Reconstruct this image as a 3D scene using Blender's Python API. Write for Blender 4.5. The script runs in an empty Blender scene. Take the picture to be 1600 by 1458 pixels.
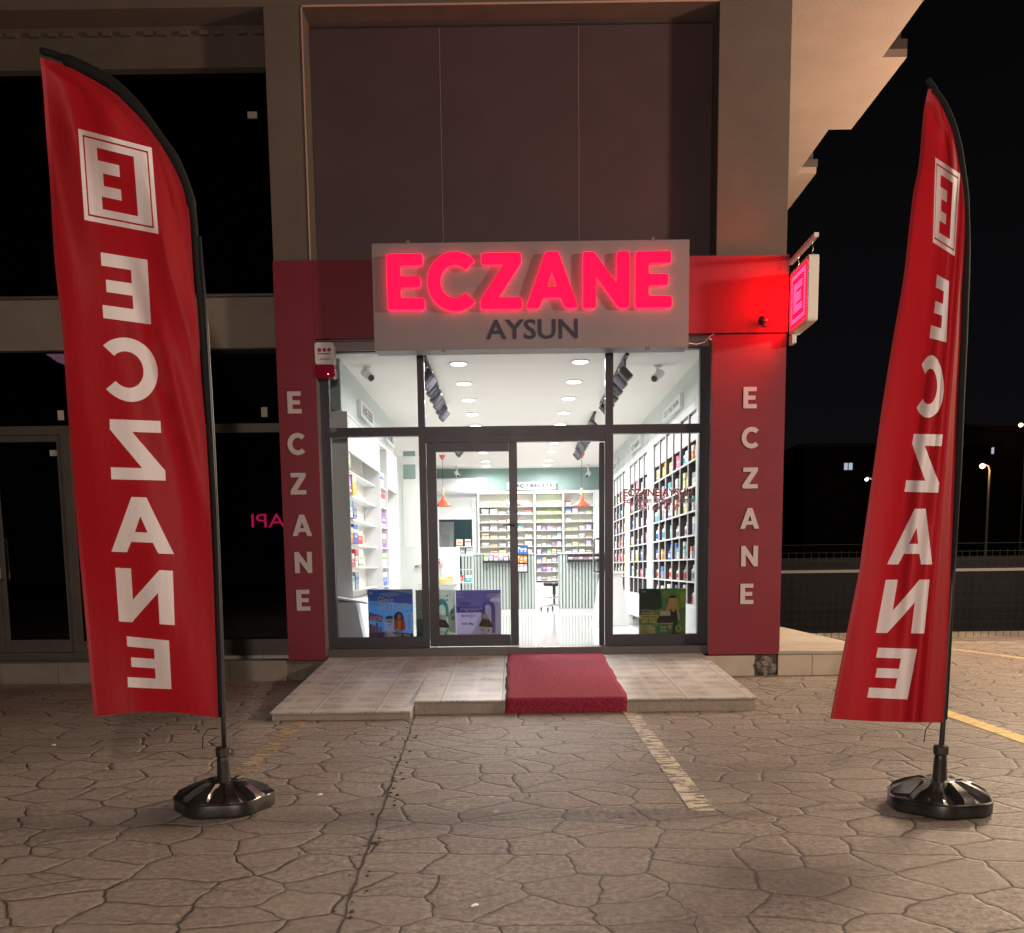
import bpy, bmesh, math, random
from mathutils import Vector, Matrix
random.seed(7)
sc = bpy.context.scene
COL = sc.collection
PI = math.pi

# ------------------------------------------------------------------ camera
H, FPX, PX, PY = 1.16, 1420.0, 800.0, 1054.0
PITCH, YAW, ROLL = math.atan(168/FPX), 0.004, 0.0118
R = (Matrix.Rotation(YAW, 3, 'Z') @ Matrix.Rotation(PI/2-PITCH, 3, 'X') @ Matrix.Rotation(-ROLL, 3, 'Z'))
cd = bpy.data.cameras.new('camera'); cam = bpy.data.objects.new('camera', cd); COL.objects.link(cam)
M4 = R.to_4x4(); M4.translation = Vector((0, 0, H)); cam.matrix_world = M4
cd.sensor_fit = 'HORIZONTAL'; cd.sensor_width = 36; cd.lens = 36*FPX/1600
cd.shift_x = 0.0; cd.shift_y = (PY-729)/1600
cd.clip_start = .05; cd.clip_end = 600
sc.camera = cam

# ------------------------------------------------------------------ world, lamps, exposure
w = bpy.data.worlds.new("World"); sc.world = w; w.use_nodes = True
bg = w.node_tree.nodes['Background']; bg.inputs[0].default_value = (.75, .72, .95, 1); bg.inputs[1].default_value = .0035
_nt = w.node_tree; _tc = _nt.nodes.new('ShaderNodeTexCoord'); _sp = _nt.nodes.new('ShaderNodeSeparateXYZ'); _cr = _nt.nodes.new('ShaderNodeValToRGB')
_nt.links.new(_tc.outputs['Generated'], _sp.inputs[0]); _nt.links.new(_sp.outputs[2], _cr.inputs[0]); _nt.links.new(_cr.outputs[0], bg.inputs[0])
_cr.color_ramp.elements[0].color = (1.5, 1.35, 1.5, 1); _cr.color_ramp.elements[1].position = .55; _cr.color_ramp.elements[1].color = (.35, .28, .33, 1)
_e = _cr.color_ramp.elements.new(.16); _e.color = (1.0, .95, 1.15, 1)
sc.view_settings.view_transform = 'Standard'; sc.view_settings.look = 'None'
sc.view_settings.exposure = 0; sc.view_settings.gamma = 1
sc.cycles.use_denoising = True
sc.cycles.max_bounces = 10; sc.cycles.diffuse_bounces = 5; sc.cycles.glossy_bounces = 4
sc.cycles.transparent_max_bounces = 24; sc.cycles.transmission_bounces = 6
sc.cycles.sample_clamp_indirect = 6
sc.cycles.caustics_reflective = False; sc.cycles.caustics_refractive = False
KEY_POS, KEY_W, KEY_COL = (9.5, 4.55, 4.6), 2900, (1, .76, .55)
SIDE_POS, SIDE_W, SIDE_COL = (7.8, 11.6, 4.5), 3300, (1, .74, .52)
FILL_POS, FILL_W, FILL_COL = (-.005, -.8, 2.55), 930, (1, .80, .68)
DOWN_W = 31.0
F = 9.45                                   # depth of the cladding's front

def ray(px, py): return R @ Vector(((px-PX)/FPX, -(py-PY)/FPX, -1))
def P(px, py, Y): d = ray(px, py); return Vector((0, 0, H)) + d*(Y/d.y)
def PZ(px, py, z): d = ray(px, py); return Vector((0, 0, H)) + d*((z-H)/d.z)

# ------------------------------------------------------------------ materials
MAT = {}
def mat(name, col, rough=.6, metal=0, var=0, vscale=8, bump=0, bscale=60, emit=None, es=0, spec=.5, coat=0):
    if name in MAT: return MAT[name]
    m = bpy.data.materials.new(name); m.use_nodes = True; nt = m.node_tree; b = nt.nodes['Principled BSDF']
    b.inputs['Base Color'].default_value = (*col, 1); b.inputs['Roughness'].default_value = rough
    b.inputs['Metallic'].default_value = metal; b.inputs['Specular IOR Level'].default_value = spec
    b.inputs['Coat Weight'].default_value = coat
    if emit: b.inputs['Emission Color'].default_value = (*emit, 1); b.inputs['Emission Strength'].default_value = es
    if var or bump:
        tc = nt.nodes.new('ShaderNodeTexCoord')
        if var:
            n = nt.nodes.new('ShaderNodeTexNoise'); n.inputs['Scale'].default_value = vscale; n.inputs['Detail'].default_value = 8
            n.inputs['Roughness'].default_value = .65
            nt.links.new(tc.outputs['Object'], n.inputs['Vector'])
            r = nt.nodes.new('ShaderNodeMapRange'); r.inputs['From Min'].default_value = .3; r.inputs['From Max'].default_value = .7
            r.inputs['To Min'].default_value = 1-var; r.inputs['To Max'].default_value = 1+var
            nt.links.new(n.outputs[0], r.inputs['Value'])
            mx = nt.nodes.new('ShaderNodeVectorMath'); mx.operation = 'SCALE'; mx.inputs[0].default_value = col
            nt.links.new(r.outputs[0], mx.inputs['Scale']); nt.links.new(mx.outputs[0], b.inputs['Base Color'])
            rr = nt.nodes.new('ShaderNodeMapRange'); rr.inputs['To Min'].default_value = max(0, rough-.12); rr.inputs['To Max'].default_value = min(1, rough+.12)
            nt.links.new(n.outputs[0], rr.inputs['Value']); nt.links.new(rr.outputs[0], b.inputs['Roughness'])
        if bump:
            n2 = nt.nodes.new('ShaderNodeTexNoise'); n2.inputs['Scale'].default_value = bscale; n2.inputs['Detail'].default_value = 6
            nt.links.new(tc.outputs['Object'], n2.inputs['Vector'])
            bp = nt.nodes.new('ShaderNodeBump'); bp.inputs['Strength'].default_value = bump; bp.inputs['Distance'].default_value = .01
            nt.links.new(n2.outputs[0], bp.inputs['Height']); nt.links.new(bp.outputs[0], b.inputs['Normal'])
    MAT[name] = m; return m
def emat(name, col, s):
    if name in MAT: return MAT[name]
    m = bpy.data.materials.new(name); m.use_nodes = True; nt = m.node_tree; nt.nodes.remove(nt.nodes['Principled BSDF'])
    e = nt.nodes.new('ShaderNodeEmission'); e.inputs[0].default_value = (*col, 1); e.inputs[1].default_value = s
    nt.links.new(e.outputs[0], nt.nodes['Material Output'].inputs[0]); MAT[name] = m; return m
def glassmat(name, tint, refl=1.0):
    m = bpy.data.materials.new(name); m.use_nodes = True; nt = m.node_tree; nt.nodes.remove(nt.nodes['Principled BSDF'])
    t = nt.nodes.new('ShaderNodeBsdfTransparent'); t.inputs[0].default_value = (*tint, 1)
    g = nt.nodes.new('ShaderNodeBsdfGlossy'); g.inputs['Roughness'].default_value = .02
    f = nt.nodes.new('ShaderNodeFresnel'); f.inputs[0].default_value = 1.5
    k = nt.nodes.new('ShaderNodeMath'); k.operation = 'MULTIPLY'; k.inputs[1].default_value = refl
    mx = nt.nodes.new('ShaderNodeMixShader')
    nt.links.new(f.outputs[0], k.inputs[0]); nt.links.new(k.outputs[0], mx.inputs[0])
    nt.links.new(t.outputs[0], mx.inputs[1]); nt.links.new(g.outputs[0], mx.inputs[2])
    nt.links.new(mx.outputs[0], nt.nodes['Material Output'].inputs[0]); MAT[name] = m; return m
def N(nt, t, **kw):
    n = nt.nodes.new('ShaderNode'+t)
    for k, v in kw.items():
        if k.startswith('i_'): n.inputs[k[2:].replace('_', ' ')].default_value = v
        else: setattr(n, k, v)
    return n
def math_(nt, op, a, b=None, c=None, clamp=False):
    n = nt.nodes.new('ShaderNodeMath'); n.operation = op; n.use_clamp = clamp
    for i, v in enumerate((a, b, c)):
        if v is None: continue
        if isinstance(v, (int, float)): n.inputs[i].default_value = v
        else: nt.links.new(v, n.inputs[i])
    return n.outputs[0]
def sstep(nt, v, a, b):
    n = nt.nodes.new('ShaderNodeMapRange'); n.interpolation_type = 'SMOOTHSTEP'
    n.inputs['From Min'].default_value = a; n.inputs['From Max'].default_value = b
    nt.links.new(v, n.inputs['Value']); return n.outputs[0]
def mixc(nt, f, a, b):
    n = nt.nodes.new('ShaderNodeMix'); n.data_type = 'RGBA'
    L = nt.links
    (L.new(f, n.inputs['Factor']) if not isinstance(f, (int, float)) else setattr(n.inputs['Factor'], 'default_value', f))
    for s, v in ((6, a), (7, b)):
        if isinstance(v, tuple): n.inputs[s].default_value = (*v, 1)
        else: L.new(v, n.inputs[s])
    return n.outputs[2]

def ground_material():
    m = bpy.data.materials.new('stamped_concrete'); m.use_nodes = True; nt = m.node_tree; b = nt.nodes['Principled BSDF']; L = nt.links
    tc = N(nt, 'TexCoord'); sep = N(nt, 'SeparateXYZ'); L.new(tc.outputs['Object'], sep.inputs[0])
    warp = N(nt, 'TexNoise', i_Scale=1.6, i_Detail=4.0); L.new(tc.outputs['Object'], warp.inputs['Vector'])
    wv = N(nt, 'VectorMath', operation='SCALE'); wv.inputs['Scale'].default_value = .24
    sub = N(nt, 'VectorMath', operation='SUBTRACT'); sub.inputs[1].default_value = (.5, .5, .5)
    L.new(warp.outputs[1], sub.inputs[0]); L.new(sub.outputs[0], wv.inputs[0])
    w2 = N(nt, 'TexNoise', i_Scale=11.0, i_Detail=3.0); L.new(tc.outputs['Object'], w2.inputs['Vector'])
    s2 = N(nt, 'VectorMath', operation='SUBTRACT'); s2.inputs[1].default_value = (.5, .5, .5); L.new(w2.outputs[1], s2.inputs[0])
    wv2 = N(nt, 'VectorMath', operation='SCALE'); wv2.inputs['Scale'].default_value = .035; L.new(s2.outputs[0], wv2.inputs[0])
    add = N(nt, 'VectorMath', operation='ADD'); L.new(tc.outputs['Object'], add.inputs[0]); L.new(wv.outputs[0], add.inputs[1])
    add2 = N(nt, 'VectorMath', operation='ADD'); L.new(add.outputs[0], add2.inputs[0]); L.new(wv2.outputs[0], add2.inputs[1])
    flat = N(nt, 'VectorMath', operation='MULTIPLY'); flat.inputs[1].default_value = (.92, 1.12, 0); L.new(add2.outputs[0], flat.inputs[0])
    def vor(scale, feature, rnd=.8):
        v = N(nt, 'TexVoronoi', feature=feature); v.voronoi_dimensions = '2D'; v.inputs['Scale'].default_value = scale; v.inputs['Randomness'].default_value = rnd
        L.new(flat.outputs[0], v.inputs['Vector']); return v
    big = vor(3.7, 'DISTANCE_TO_EDGE', .85); cell = vor(3.7, 'F1', .85)
    # joints fade in and out along their length
    brk = N(nt, 'TexNoise', i_Scale=2.6, i_Detail=3.0); L.new(tc.outputs['Object'], brk.inputs['Vector'])
    wdt = math_(nt, 'MULTIPLY', sstep(nt, brk.outputs[0], .25, .60), .026)
    jt = math_(nt, 'SUBTRACT', 1.0, math_(nt, 'DIVIDE', big.outputs['Distance'], math_(nt, 'ADD', wdt, .008), clamp=True))
    # fine slate creases, stretched sideways
    st = N(nt, 'VectorMath', operation='MULTIPLY'); st.inputs[1].default_value = (2.1, 6.5, 1); L.new(add2.outputs[0], st.inputs[0])
    cr = N(nt, 'TexVoronoi', feature='DISTANCE_TO_EDGE'); cr.voronoi_dimensions = '2D'; cr.inputs['Scale'].default_value = 1.0; L.new(st.outputs[0], cr.inputs['Vector'])
    cmask = N(nt, 'TexNoise', i_Scale=3.3, i_Detail=2.0); mp = N(nt, 'VectorMath', operation='ADD'); mp.inputs[1].default_value = (9, 4, 2)
    L.new(tc.outputs['Object'], mp.inputs[0]); L.new(mp.outputs[0], cmask.inputs['Vector'])
    crk = math_(nt, 'MULTIPLY', math_(nt, 'SUBTRACT', 1.0, math_(nt, 'DIVIDE', cr.outputs['Distance'], .03, clamp=True)), sstep(nt, cmask.outputs[0], .5, .62))
    # left of the saw joint the stamp is a finer slate pattern
    leftm = sstep(nt, math_(nt, 'ADD', sep.outputs[0], math_(nt, 'MULTIPLY', sep.outputs[1], .052)), -.39, -.43)
    jt2 = math_(nt, 'MAXIMUM', jt, math_(nt, 'MULTIPLY', crk, .75))
    fine = N(nt, 'TexNoise', i_Scale=34.0, i_Detail=10.0); fine.inputs['Roughness'].default_value = .82; L.new(tc.outputs['Object'], fine.inputs['Vector'])
    stv = N(nt, 'VectorMath', operation='MULTIPLY'); stv.inputs[1].default_value = (3, 12, 1); L.new(add.outputs[0], stv.inputs[0])
    slate = N(nt, 'TexNoise', i_Scale=1.0, i_Detail=8.0); slate.inputs['Roughness'].default_value = .62; L.new(stv.outputs[0], slate.inputs['Vector'])
    med = N(nt, 'TexNoise', i_Scale=.9, i_Detail=6.0); L.new(tc.outputs['Object'], med.inputs['Vector'])
    soft = sstep(nt, big.outputs['Distance'], 0.0, .09)
    h = math_(nt, 'ADD', math_(nt, 'MULTIPLY', slate.outputs[0], 1.35), math_(nt, 'MULTIPLY', fine.outputs[0], 1.1)); h = math_(nt, 'ADD', h, math_(nt, 'MULTIPLY', soft, .5))
    h = math_(nt, 'ADD', h, math_(nt, 'MULTIPLY', cell.outputs['Color'], .22))
    h = math_(nt, 'SUBTRACT', h, math_(nt, 'MULTIPLY', jt2, .75))
    bp = N(nt, 'Bump'); bp.inputs['Strength'].default_value = 1.0; bp.inputs['Distance'].default_value = .055
    L.new(h, bp.inputs['Height']); L.new(bp.outputs[0], b.inputs['Normal'])
    c = mixc(nt, sstep(nt, fine.outputs[0], .43, .58), (.185, .148, .120), (.54, .455, .375))
    c = mixc(nt, math_(nt, 'MULTIPLY', sstep(nt, med.outputs[0], .38, .68), .5), c, (.25, .21, .175))
    c = mixc(nt, math_(nt, 'MULTIPLY', sstep(nt, slate.outputs[0], .55, .3), .45), c, (.19, .14, .115))
    sep2 = N(nt, 'SeparateColor'); L.new(cell.outputs['Color'], sep2.inputs[0])
    c = mixc(nt, math_(nt, 'MULTIPLY', sep2.outputs[1], .42), c, (.42, .35, .29)); c = mixc(nt, math_(nt, 'MULTIPLY', sep2.outputs[0], .30), c, (.20, .155, .12))
    c = mixc(nt, math_(nt, 'MULTIPLY', jt2, .94), c, (.03, .022, .018))
    st2 = N(nt, 'TexNoise', i_Scale=.55, i_Detail=5.0); ms2 = N(nt, 'VectorMath', operation='ADD'); ms2.inputs[1].default_value = (3.7, 8.1, 0); L.new(tc.outputs['Object'], ms2.inputs[0]); L.new(ms2.outputs[0], st2.inputs['Vector'])
    c = mixc(nt, math_(nt, 'MULTIPLY', sstep(nt, st2.outputs[0], .52, .66), .5), c, (.15, .12, .10))
    sp2 = N(nt, 'TexVoronoi'); sp2.inputs['Scale'].default_value = 7.0; L.new(tc.outputs['Object'], sp2.inputs['Vector'])
    c = mixc(nt, math_(nt, 'MULTIPLY', math_(nt, 'LESS_THAN', sp2.outputs['Distance'], .07), .55), c, (.07, .055, .045))
    L.new(c, b.inputs['Base Color']); b.inputs['Roughness'].default_value = .48; b.inputs['Specular IOR Level'].default_value = .5
    MAT['ground'] = m; return m
def worn_paint(name, col, cut=.5):
    m = bpy.data.materials.new(name); m.use_nodes = True; nt = m.node_tree; b = nt.nodes['Principled BSDF']; L = nt.links
    tc = N(nt, 'TexCoord'); n = N(nt, 'TexNoise', i_Scale=9.0, i_Detail=10.0); n.inputs['Roughness'].default_value = .75
    mv = N(nt, 'VectorMath', operation='MULTIPLY'); mv.inputs[1].default_value = (1, 2.6, 1); L.new(tc.outputs['Object'], mv.inputs[0])
    L.new(mv.outputs[0], n.inputs['Vector'])
    b.inputs['Base Color'].default_value = (*col, 1); b.inputs['Roughness'].default_value = .7
    t = N(nt, 'BsdfTransparent'); mx = N(nt, 'MixShader'); L.new(sstep(nt, n.outputs[0], cut-.06, cut+.05), mx.inputs[0])
    L.new(b.outputs[0], mx.inputs[1]); L.new(t.outputs[0], mx.inputs[2]); L.new(mx.outputs[0], nt.nodes['Material Output'].inputs[0])
    MAT[name] = m; return m
def deco_tile():
    m = bpy.data.materials.new('ornament_tile'); m.use_nodes = True; nt = m.node_tree; b = nt.nodes['Principled BSDF']; L = nt.links
    tc = N(nt, 'TexCoord'); s = N(nt, 'SeparateXYZ'); L.new(tc.outputs['Object'], s.inputs[0])
    def cell(v, size, off): return math_(nt, 'FRACT', math_(nt, 'DIVIDE', math_(nt, 'ADD', v, off), size))
    fx, fy = cell(s.outputs[0], .245, 5.0), cell(s.outputs[1], .245, 5.0)
    dx, dy = math_(nt, 'ABSOLUTE', math_(nt, 'SUBTRACT', fx, .5)), math_(nt, 'ABSOLUTE', math_(nt, 'SUBTRACT', fy, .5))
    sq = math_(nt, 'MAXIMUM', dx, dy); rr = math_(nt, 'SQRT', math_(nt, 'ADD', math_(nt, 'POWER', dx, 2), math_(nt, 'POWER', dy, 2)))
    idn = N(nt, 'TexWhiteNoise'); idn.noise_dimensions = '2D'; cmb = N(nt, 'CombineXYZ')
    L.new(math_(nt, 'FLOOR', math_(nt, 'DIVIDE', math_(nt, 'ADD', s.outputs[0], 5.0), .245)), cmb.inputs[0])
    L.new(math_(nt, 'FLOOR', math_(nt, 'DIVIDE', math_(nt, 'ADD', s.outputs[1], 5.0), .245)), cmb.inputs[1]); L.new(cmb.outputs[0], idn.inputs['Vector'])
    k = math_(nt, 'ADD', 22.0, math_(nt, 'MULTIPLY', idn.outputs[0], 24.0))
    mixd = N(nt, 'Mix'); L.new(math_(nt, 'GREATER_THAN', idn.outputs[0], .5), mixd.inputs[0]); L.new(rr, mixd.inputs[2])
    L.new(math_(nt, 'ADD', dx, dy), mixd.inputs[3])
    pat = sstep(nt, math_(nt, 'SINE', math_(nt, 'MULTIPLY', mixd.outputs[0], k)), .35, .8)
    petal = sstep(nt, math_(nt, 'SINE', math_(nt, 'MULTIPLY', math_(nt, 'MULTIPLY', dx, dy), 300.0)), .3, .8)
    frame_ = math_(nt, 'MULTIPLY', math_(nt, 'GREATER_THAN', sq, .345), math_(nt, 'LESS_THAN', sq, .385))
    pat = math_(nt, 'MULTIPLY', math_(nt, 'MAXIMUM', pat, math_(nt, 'MULTIPLY', petal, .7)), math_(nt, 'LESS_THAN', sq, .33)); pat = math_(nt, 'MAXIMUM', pat, math_(nt, 'MULTIPLY', frame_, .7))
    wear = N(nt, 'TexNoise', i_Scale=5.0, i_Detail=6.0); L.new(tc.outputs['Object'], wear.inputs['Vector'])
    pat = math_(nt, 'MULTIPLY', pat, sstep(nt, wear.outputs[0], .3, .7))
    tx, ty = cell(s.outputs[0], .49, 5.01), cell(s.outputs[1], .49, 5.14)
    gr = math_(nt, 'LESS_THAN', math_(nt, 'MINIMUM', math_(nt, 'MINIMUM', tx, math_(nt, 'SUBTRACT', 1.0, tx)), math_(nt, 'MINIMUM', ty, math_(nt, 'SUBTRACT', 1.0, ty))), .007)
    c = mixc(nt, math_(nt, 'MULTIPLY', sstep(nt, wear.outputs[0], .35, .65), .5), (.47, .46, .43), (.38, .37, .345))
    c = mixc(nt, math_(nt, 'MULTIPLY', pat, .85), c, (.10, .105, .11)); c = mixc(nt, gr, c, (.12, .09, .07))
    L.new(c, b.inputs['Base Color']); b.inputs['Roughness'].default_value = .42
    bp = N(nt, 'Bump'); bp.inputs['Strength'].default_value = .4; bp.inputs['Distance'].default_value = .003
    L.new(math_(nt, 'SUBTRACT', wear.outputs[0], gr), bp.inputs['Height']); L.new(bp.outputs[0], b.inputs['Normal'])
    MAT['deco'] = m; return m
def grid_tile(name, col, size, grout, rough, off=(0, 0), var=.05, streak=False):
    m = bpy.data.materials.new(name); m.use_nodes = True; nt = m.node_tree; b = nt.nodes['Principled BSDF']; L = nt.links
    tc = N(nt, 'TexCoord'); s = N(nt, 'SeparateXYZ'); L.new(tc.outputs['Object'], s.inputs[0])
    def c1(v, o):
        f = math_(nt, 'FRACT', math_(nt, 'DIVIDE', math_(nt, 'ADD', v, 50+o), size)); return math_(nt, 'MINIMUM', f, math_(nt, 'SUBTRACT', 1.0, f))
    gr = math_(nt, 'LESS_THAN', math_(nt, 'MINIMUM', c1(s.outputs[0], off[0]), c1(s.outputs[1], off[1])), .0055)
    n = N(nt, 'TexNoise', i_Scale=2.0, i_Detail=8.0)
    mv = N(nt, 'VectorMath', operation='MULTIPLY'); mv.inputs[1].default_value = (1, 9 if streak else 1, 1); L.new(tc.outputs['Object'], mv.inputs[0]); L.new(mv.outputs[0], n.inputs['Vector'])
    c = mixc(nt, sstep(nt, n.outputs[0], .3, .7), tuple(x*(1-var) for x in col), tuple(min(1, x*(1+var)) for x in col))
    c = mixc(nt, gr, c, grout); L.new(c, b.inputs['Base Color']); b.inputs['Roughness'].default_value = rough
    MAT[name] = m; return m
def cloth_mat(name, col, trans=.45):
    m = bpy.data.materials.new(name); m.use_nodes = True; nt = m.node_tree; b = nt.nodes['Principled BSDF']; L = nt.links
    b.inputs['Base Color'].default_value = (*col, 1); b.inputs['Roughness'].default_value = .62
    b.inputs['Specular IOR Level'].default_value = .25
    t = N(nt, 'BsdfTranslucent'); t.inputs[0].default_value = (*col, 1)
    mx = N(nt, 'MixShader'); mx.inputs[0].default_value = trans
    tc = N(nt, 'TexCoord'); n = N(nt, 'TexNoise', i_Scale=7.0, i_Detail=5.0); mv = N(nt, 'VectorMath', operation='MULTIPLY'); mv.inputs[1].default_value = (2.2, 1, .6)
    L.new(tc.outputs['Object'], mv.inputs[0]); L.new(mv.outputs[0], n.inputs['Vector'])
    bp = N(nt, 'Bump'); bp.inputs['Strength'].default_value = .3; bp.inputs['Distance'].default_value = .02; L.new(n.outputs[0], bp.inputs['Height'])
    L.new(bp.outputs[0], b.inputs['Normal']); L.new(bp.outputs[0], t.inputs['Normal'])
    L.new(b.outputs[0], mx.inputs[1]); L.new(t.outputs[0], mx.inputs[2]); L.new(mx.outputs[0], nt.nodes['Material Output'].inputs[0])
    MAT[name] = m; return m

concrete = mat('concrete_render', (.135, .100, .083), .85, var=.12, vscale=3, bump=.15, bscale=30)
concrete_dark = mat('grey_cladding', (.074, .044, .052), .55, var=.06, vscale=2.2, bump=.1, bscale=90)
soffit_m = mat('soffit_render', (.18, .128, .10), .85, var=.1, vscale=1.7, bump=.3, bscale=25)
red_panel = mat('red_composite_panel', (.185, .013, .028), .5, var=.05, vscale=3)
signboard_m = mat('pale_signboard', (.25, .215, .235), .45, var=.03, vscale=4)
navy = mat('dark_lettering', (.03, .03, .06), .5)
white_letter = mat('white_lettering', (.52, .46, .48), .5)
frame_m = mat('anthracite_aluminium', (.042, .042, .056), .42, metal=.35, var=.08, vscale=5)
jamb_m = mat('grey_jamb_metal', (.22, .19, .19), .4, metal=.3, var=.08, vscale=5)
old_alu = mat('dull_aluminium', (.13, .115, .105), .5, metal=.4, var=.12, vscale=5)
chrome = mat('chrome', (.8, .8, .8), .18, metal=1)
black_pl = mat('black_plastic', (.011, .010, .0095), .44, var=.5, vscale=12, bump=.08, bscale=50, coat=.3)
black_cloth = mat('black_sleeve', (.006, .0055, .0055), .8, spec=.2)
black_m = mat('black_metal', (.02, .02, .022), .4)
white_w = mat('white_wall', (.70, .715, .70), .8, var=.015, vscale=2)
white_l = mat('white_laminate', (.72, .735, .74), .35)
grey_side = mat('grey_laminate', (.52, .56, .57), .5)
teal = mat('sage_wall', (.23, .325, .305), .7, var=.02)
pale_green = mat('pale_green_paint', (.62, .68, .55), .7)
black_back = mat('black_back_panel', (.06, .06, .065), .5)
ceil_m = mat('white_ceiling', (.85, .825, .79), .9)
slat_m = mat('sage_slat_panel', (.46, .53, .505), .5)
slat_gap = mat('slat_groove', (.13, .17, .16), .7)
orange_m = mat('orange_lacquer', (.75, .10, .035), .35)
dgrey = mat('dark_grey_metal', (.055, .055, .065), .45)
cream_t = mat('cream_stone_tile', (.44, .38, .31), .6, var=.12, vscale=4, bump=.15, bscale=60)
dark_t = mat('grey_stone_tile', (.24, .215, .19), .6, var=.15, vscale=4, bump=.15, bscale=60)
rough_stone = mat('raw_mortar', (.16, .14, .12), .95, var=.35, vscale=14, bump=1, bscale=30)
paper = mat('paper', (.7, .7, .68), .7)
glass = glassmat('window_glass', (.97, .975, .97), .8)
dark_glass = glassmat('tinted_glass', (.35, .38, .42), 1.2)
downl = emat('downlight_diffuser', (1, .98, .95), 9)
led_face = emat('lit_letter_acrylic', (1.0, .004, .035), 2.4)
led_halo = emat('letter_side_glow', (1.0, .010, .04), 4.5)
FLOOR = grid_tile('polished_floor_tile', (.50, .50, .48), .6, (.24, .23, .21), .10, (.1, .2), .03)
TERR = grid_tile('terrace_tile', (.42, .38, .32), .6, (.40, .34, .27), .4, (.1, .1), .2, True)
ground_material(); deco_tile()
cloth_red = cloth_mat('red_polyester', (.30, .007, .013), .30)
cloth_white = cloth_mat('white_print_on_polyester', (.84, .80, .78), .30)

# ------------------------------------------------------------------ mesh helpers
class MB:
    def __init__(s): s.v = []; s.f = []; s.m = []; s.cur = 0
    def add(s, vs, fs):
        o = len(s.v); s.v += [tuple(v) for v in vs]
        for f in fs: s.f.append(tuple(o+i for i in f)); s.m.append(s.cur)
        return s
    def box(s, x0, x1, y0, y1, z0, z1):
        if x0 > x1: x0, x1 = x1, x0
        if y0 > y1: y0, y1 = y1, y0
        if z0 > z1: z0, z1 = z1, z0
        return s.add([(x, y, z) for z in (z0, z1) for y in (y0, y1) for x in (x0, x1)],
                     [(0, 2, 3, 1), (4, 5, 7, 6), (0, 1, 5, 4), (2, 6, 7, 3), (0, 4, 6, 2), (1, 3, 7, 5)])
    def prism(s, pts, axis, a, b):          # pts 2-D outline, extruded along axis from a to b
        n = len(pts)
        def mk(p, t): return {'x': (t, p[0], p[1]), 'y': (p[0], t, p[1]), 'z': (p[0], p[1], t)}[axis]
        vs = [mk(p, a) for p in pts]+[mk(p, b) for p in pts]
        return s.add(vs, [tuple(range(n))[::-1], tuple(range(n, 2*n))]+[(i, (i+1) % n, n+(i+1) % n, n+i) for i in range(n)])
    def quad(s, a, b, c, d): return s.add([a, b, c, d], [(0, 1, 2, 3)])
    def ring(s, path, rads, seg=10, cap=True):
        path = [Vector(p) for p in path]; n = len(path); rings = []
        if isinstance(rads, (int, float)): rads = [rads]*n
        up = None
        for i, p in enumerate(path):
            t = (path[min(i+1, n-1)]-path[max(i-1, 0)]).normalized()
            if up is None: up = t.orthogonal().normalized()
            up = (up-t*up.dot(t)).normalized(); sd = t.cross(up)
            rings.append([p+(up*math.cos(2*PI*k/seg)+sd*math.sin(2*PI*k/seg))*rads[i] for k in range(seg)])
        o = [v for r in rings for v in r]; fs = []
        for i in range(n-1):
            for k in range(seg): fs.append((i*seg+k, i*seg+(k+1) % seg, (i+1)*seg+(k+1) % seg, (i+1)*seg+k))
        if cap: fs += [tuple(range(seg))[::-1], tuple((n-1)*seg+k for k in range(seg))]
        return s.add(o, fs)
    def lathe(s, prof, c=(0, 0, 0), seg=24, squash=None):
        vs = []; fs = []; n = len(prof)
        for r, z in prof:
            for k in range(seg):
                a = 2*PI*k/seg; q = squash(a) if squash else 1
                vs.append((c[0]+r*q*math.cos(a), c[1]+r*q*math.sin(a), c[2]+z))
        for i in range(n-1):
            for k in range(seg): fs.append((i*seg+k, i*seg+(k+1) % seg, (i+1)*seg+(k+1) % seg, (i+1)*seg+k))
        fs += [tuple(range(seg))[::-1], tuple((n-1)*seg+k for k in range(seg))]
        return s.add(vs, fs)
    def build(s, name, mats, parent=None, smooth=False, bevel=0, loc=None):
        me = bpy.data.meshes.new(name); o3 = Vector(loc) if loc is not None else Vector((0, 0, 0))
        me.from_pydata([Vector(v)-o3 for v in s.v], [], s.f); mats = mats if isinstance(mats, (list, tuple)) else [mats]
        for m in mats: me.materials.append(m)
        for p, mi in zip(me.polygons, s.m): p.material_index = mi
        bm = bmesh.new(); bm.from_mesh(me); bmesh.ops.recalc_face_normals(bm, faces=bm.faces)
        if bevel: bmesh.ops.bevel(bm, geom=bm.edges[:], offset=bevel, segments=2, affect='EDGES', clamp_overlap=True)
        bm.to_mesh(me); bm.free(); me.update()
        o = bpy.data.objects.new(name, me); COL.objects.link(o)
        o.location = o3
        if parent is not None:
            o.parent = parent; o.matrix_parent_inverse = Matrix.Identity(4); o.location = o3-world_loc(parent)
        if smooth: me.shade_smooth() if smooth is True else me.shade_auto_smooth(angle=smooth) if hasattr(me, 'shade_auto_smooth') else me.shade_smooth()
        return o
def world_loc(o):
    v = Vector(o.location)
    while o.parent is not None: o = o.parent; v = v+Vector(o.location)
    return v
def tag(o, label=None, cat=None, group=None, kind=None):
    if label: o['label'] = label
    if cat: o['category'] = cat
    if group: o['group'] = group
    if kind: o['kind'] = kind
    return o
def thing(name, label, cat, loc=(0, 0, 0), group=None):
    o = bpy.data.objects.new(name, None); COL.objects.link(o); o.location = loc; o.empty_display_size = .1
    return tag(o, label, cat, group)
def box(name, m, x0, x1, y0, y1, z0, z1, parent=None, bevel=0, loc=None):
    return MB().box(x0, x1, y0, y1, z0, z1).build(name, m, parent, bevel=bevel, loc=loc)
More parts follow.
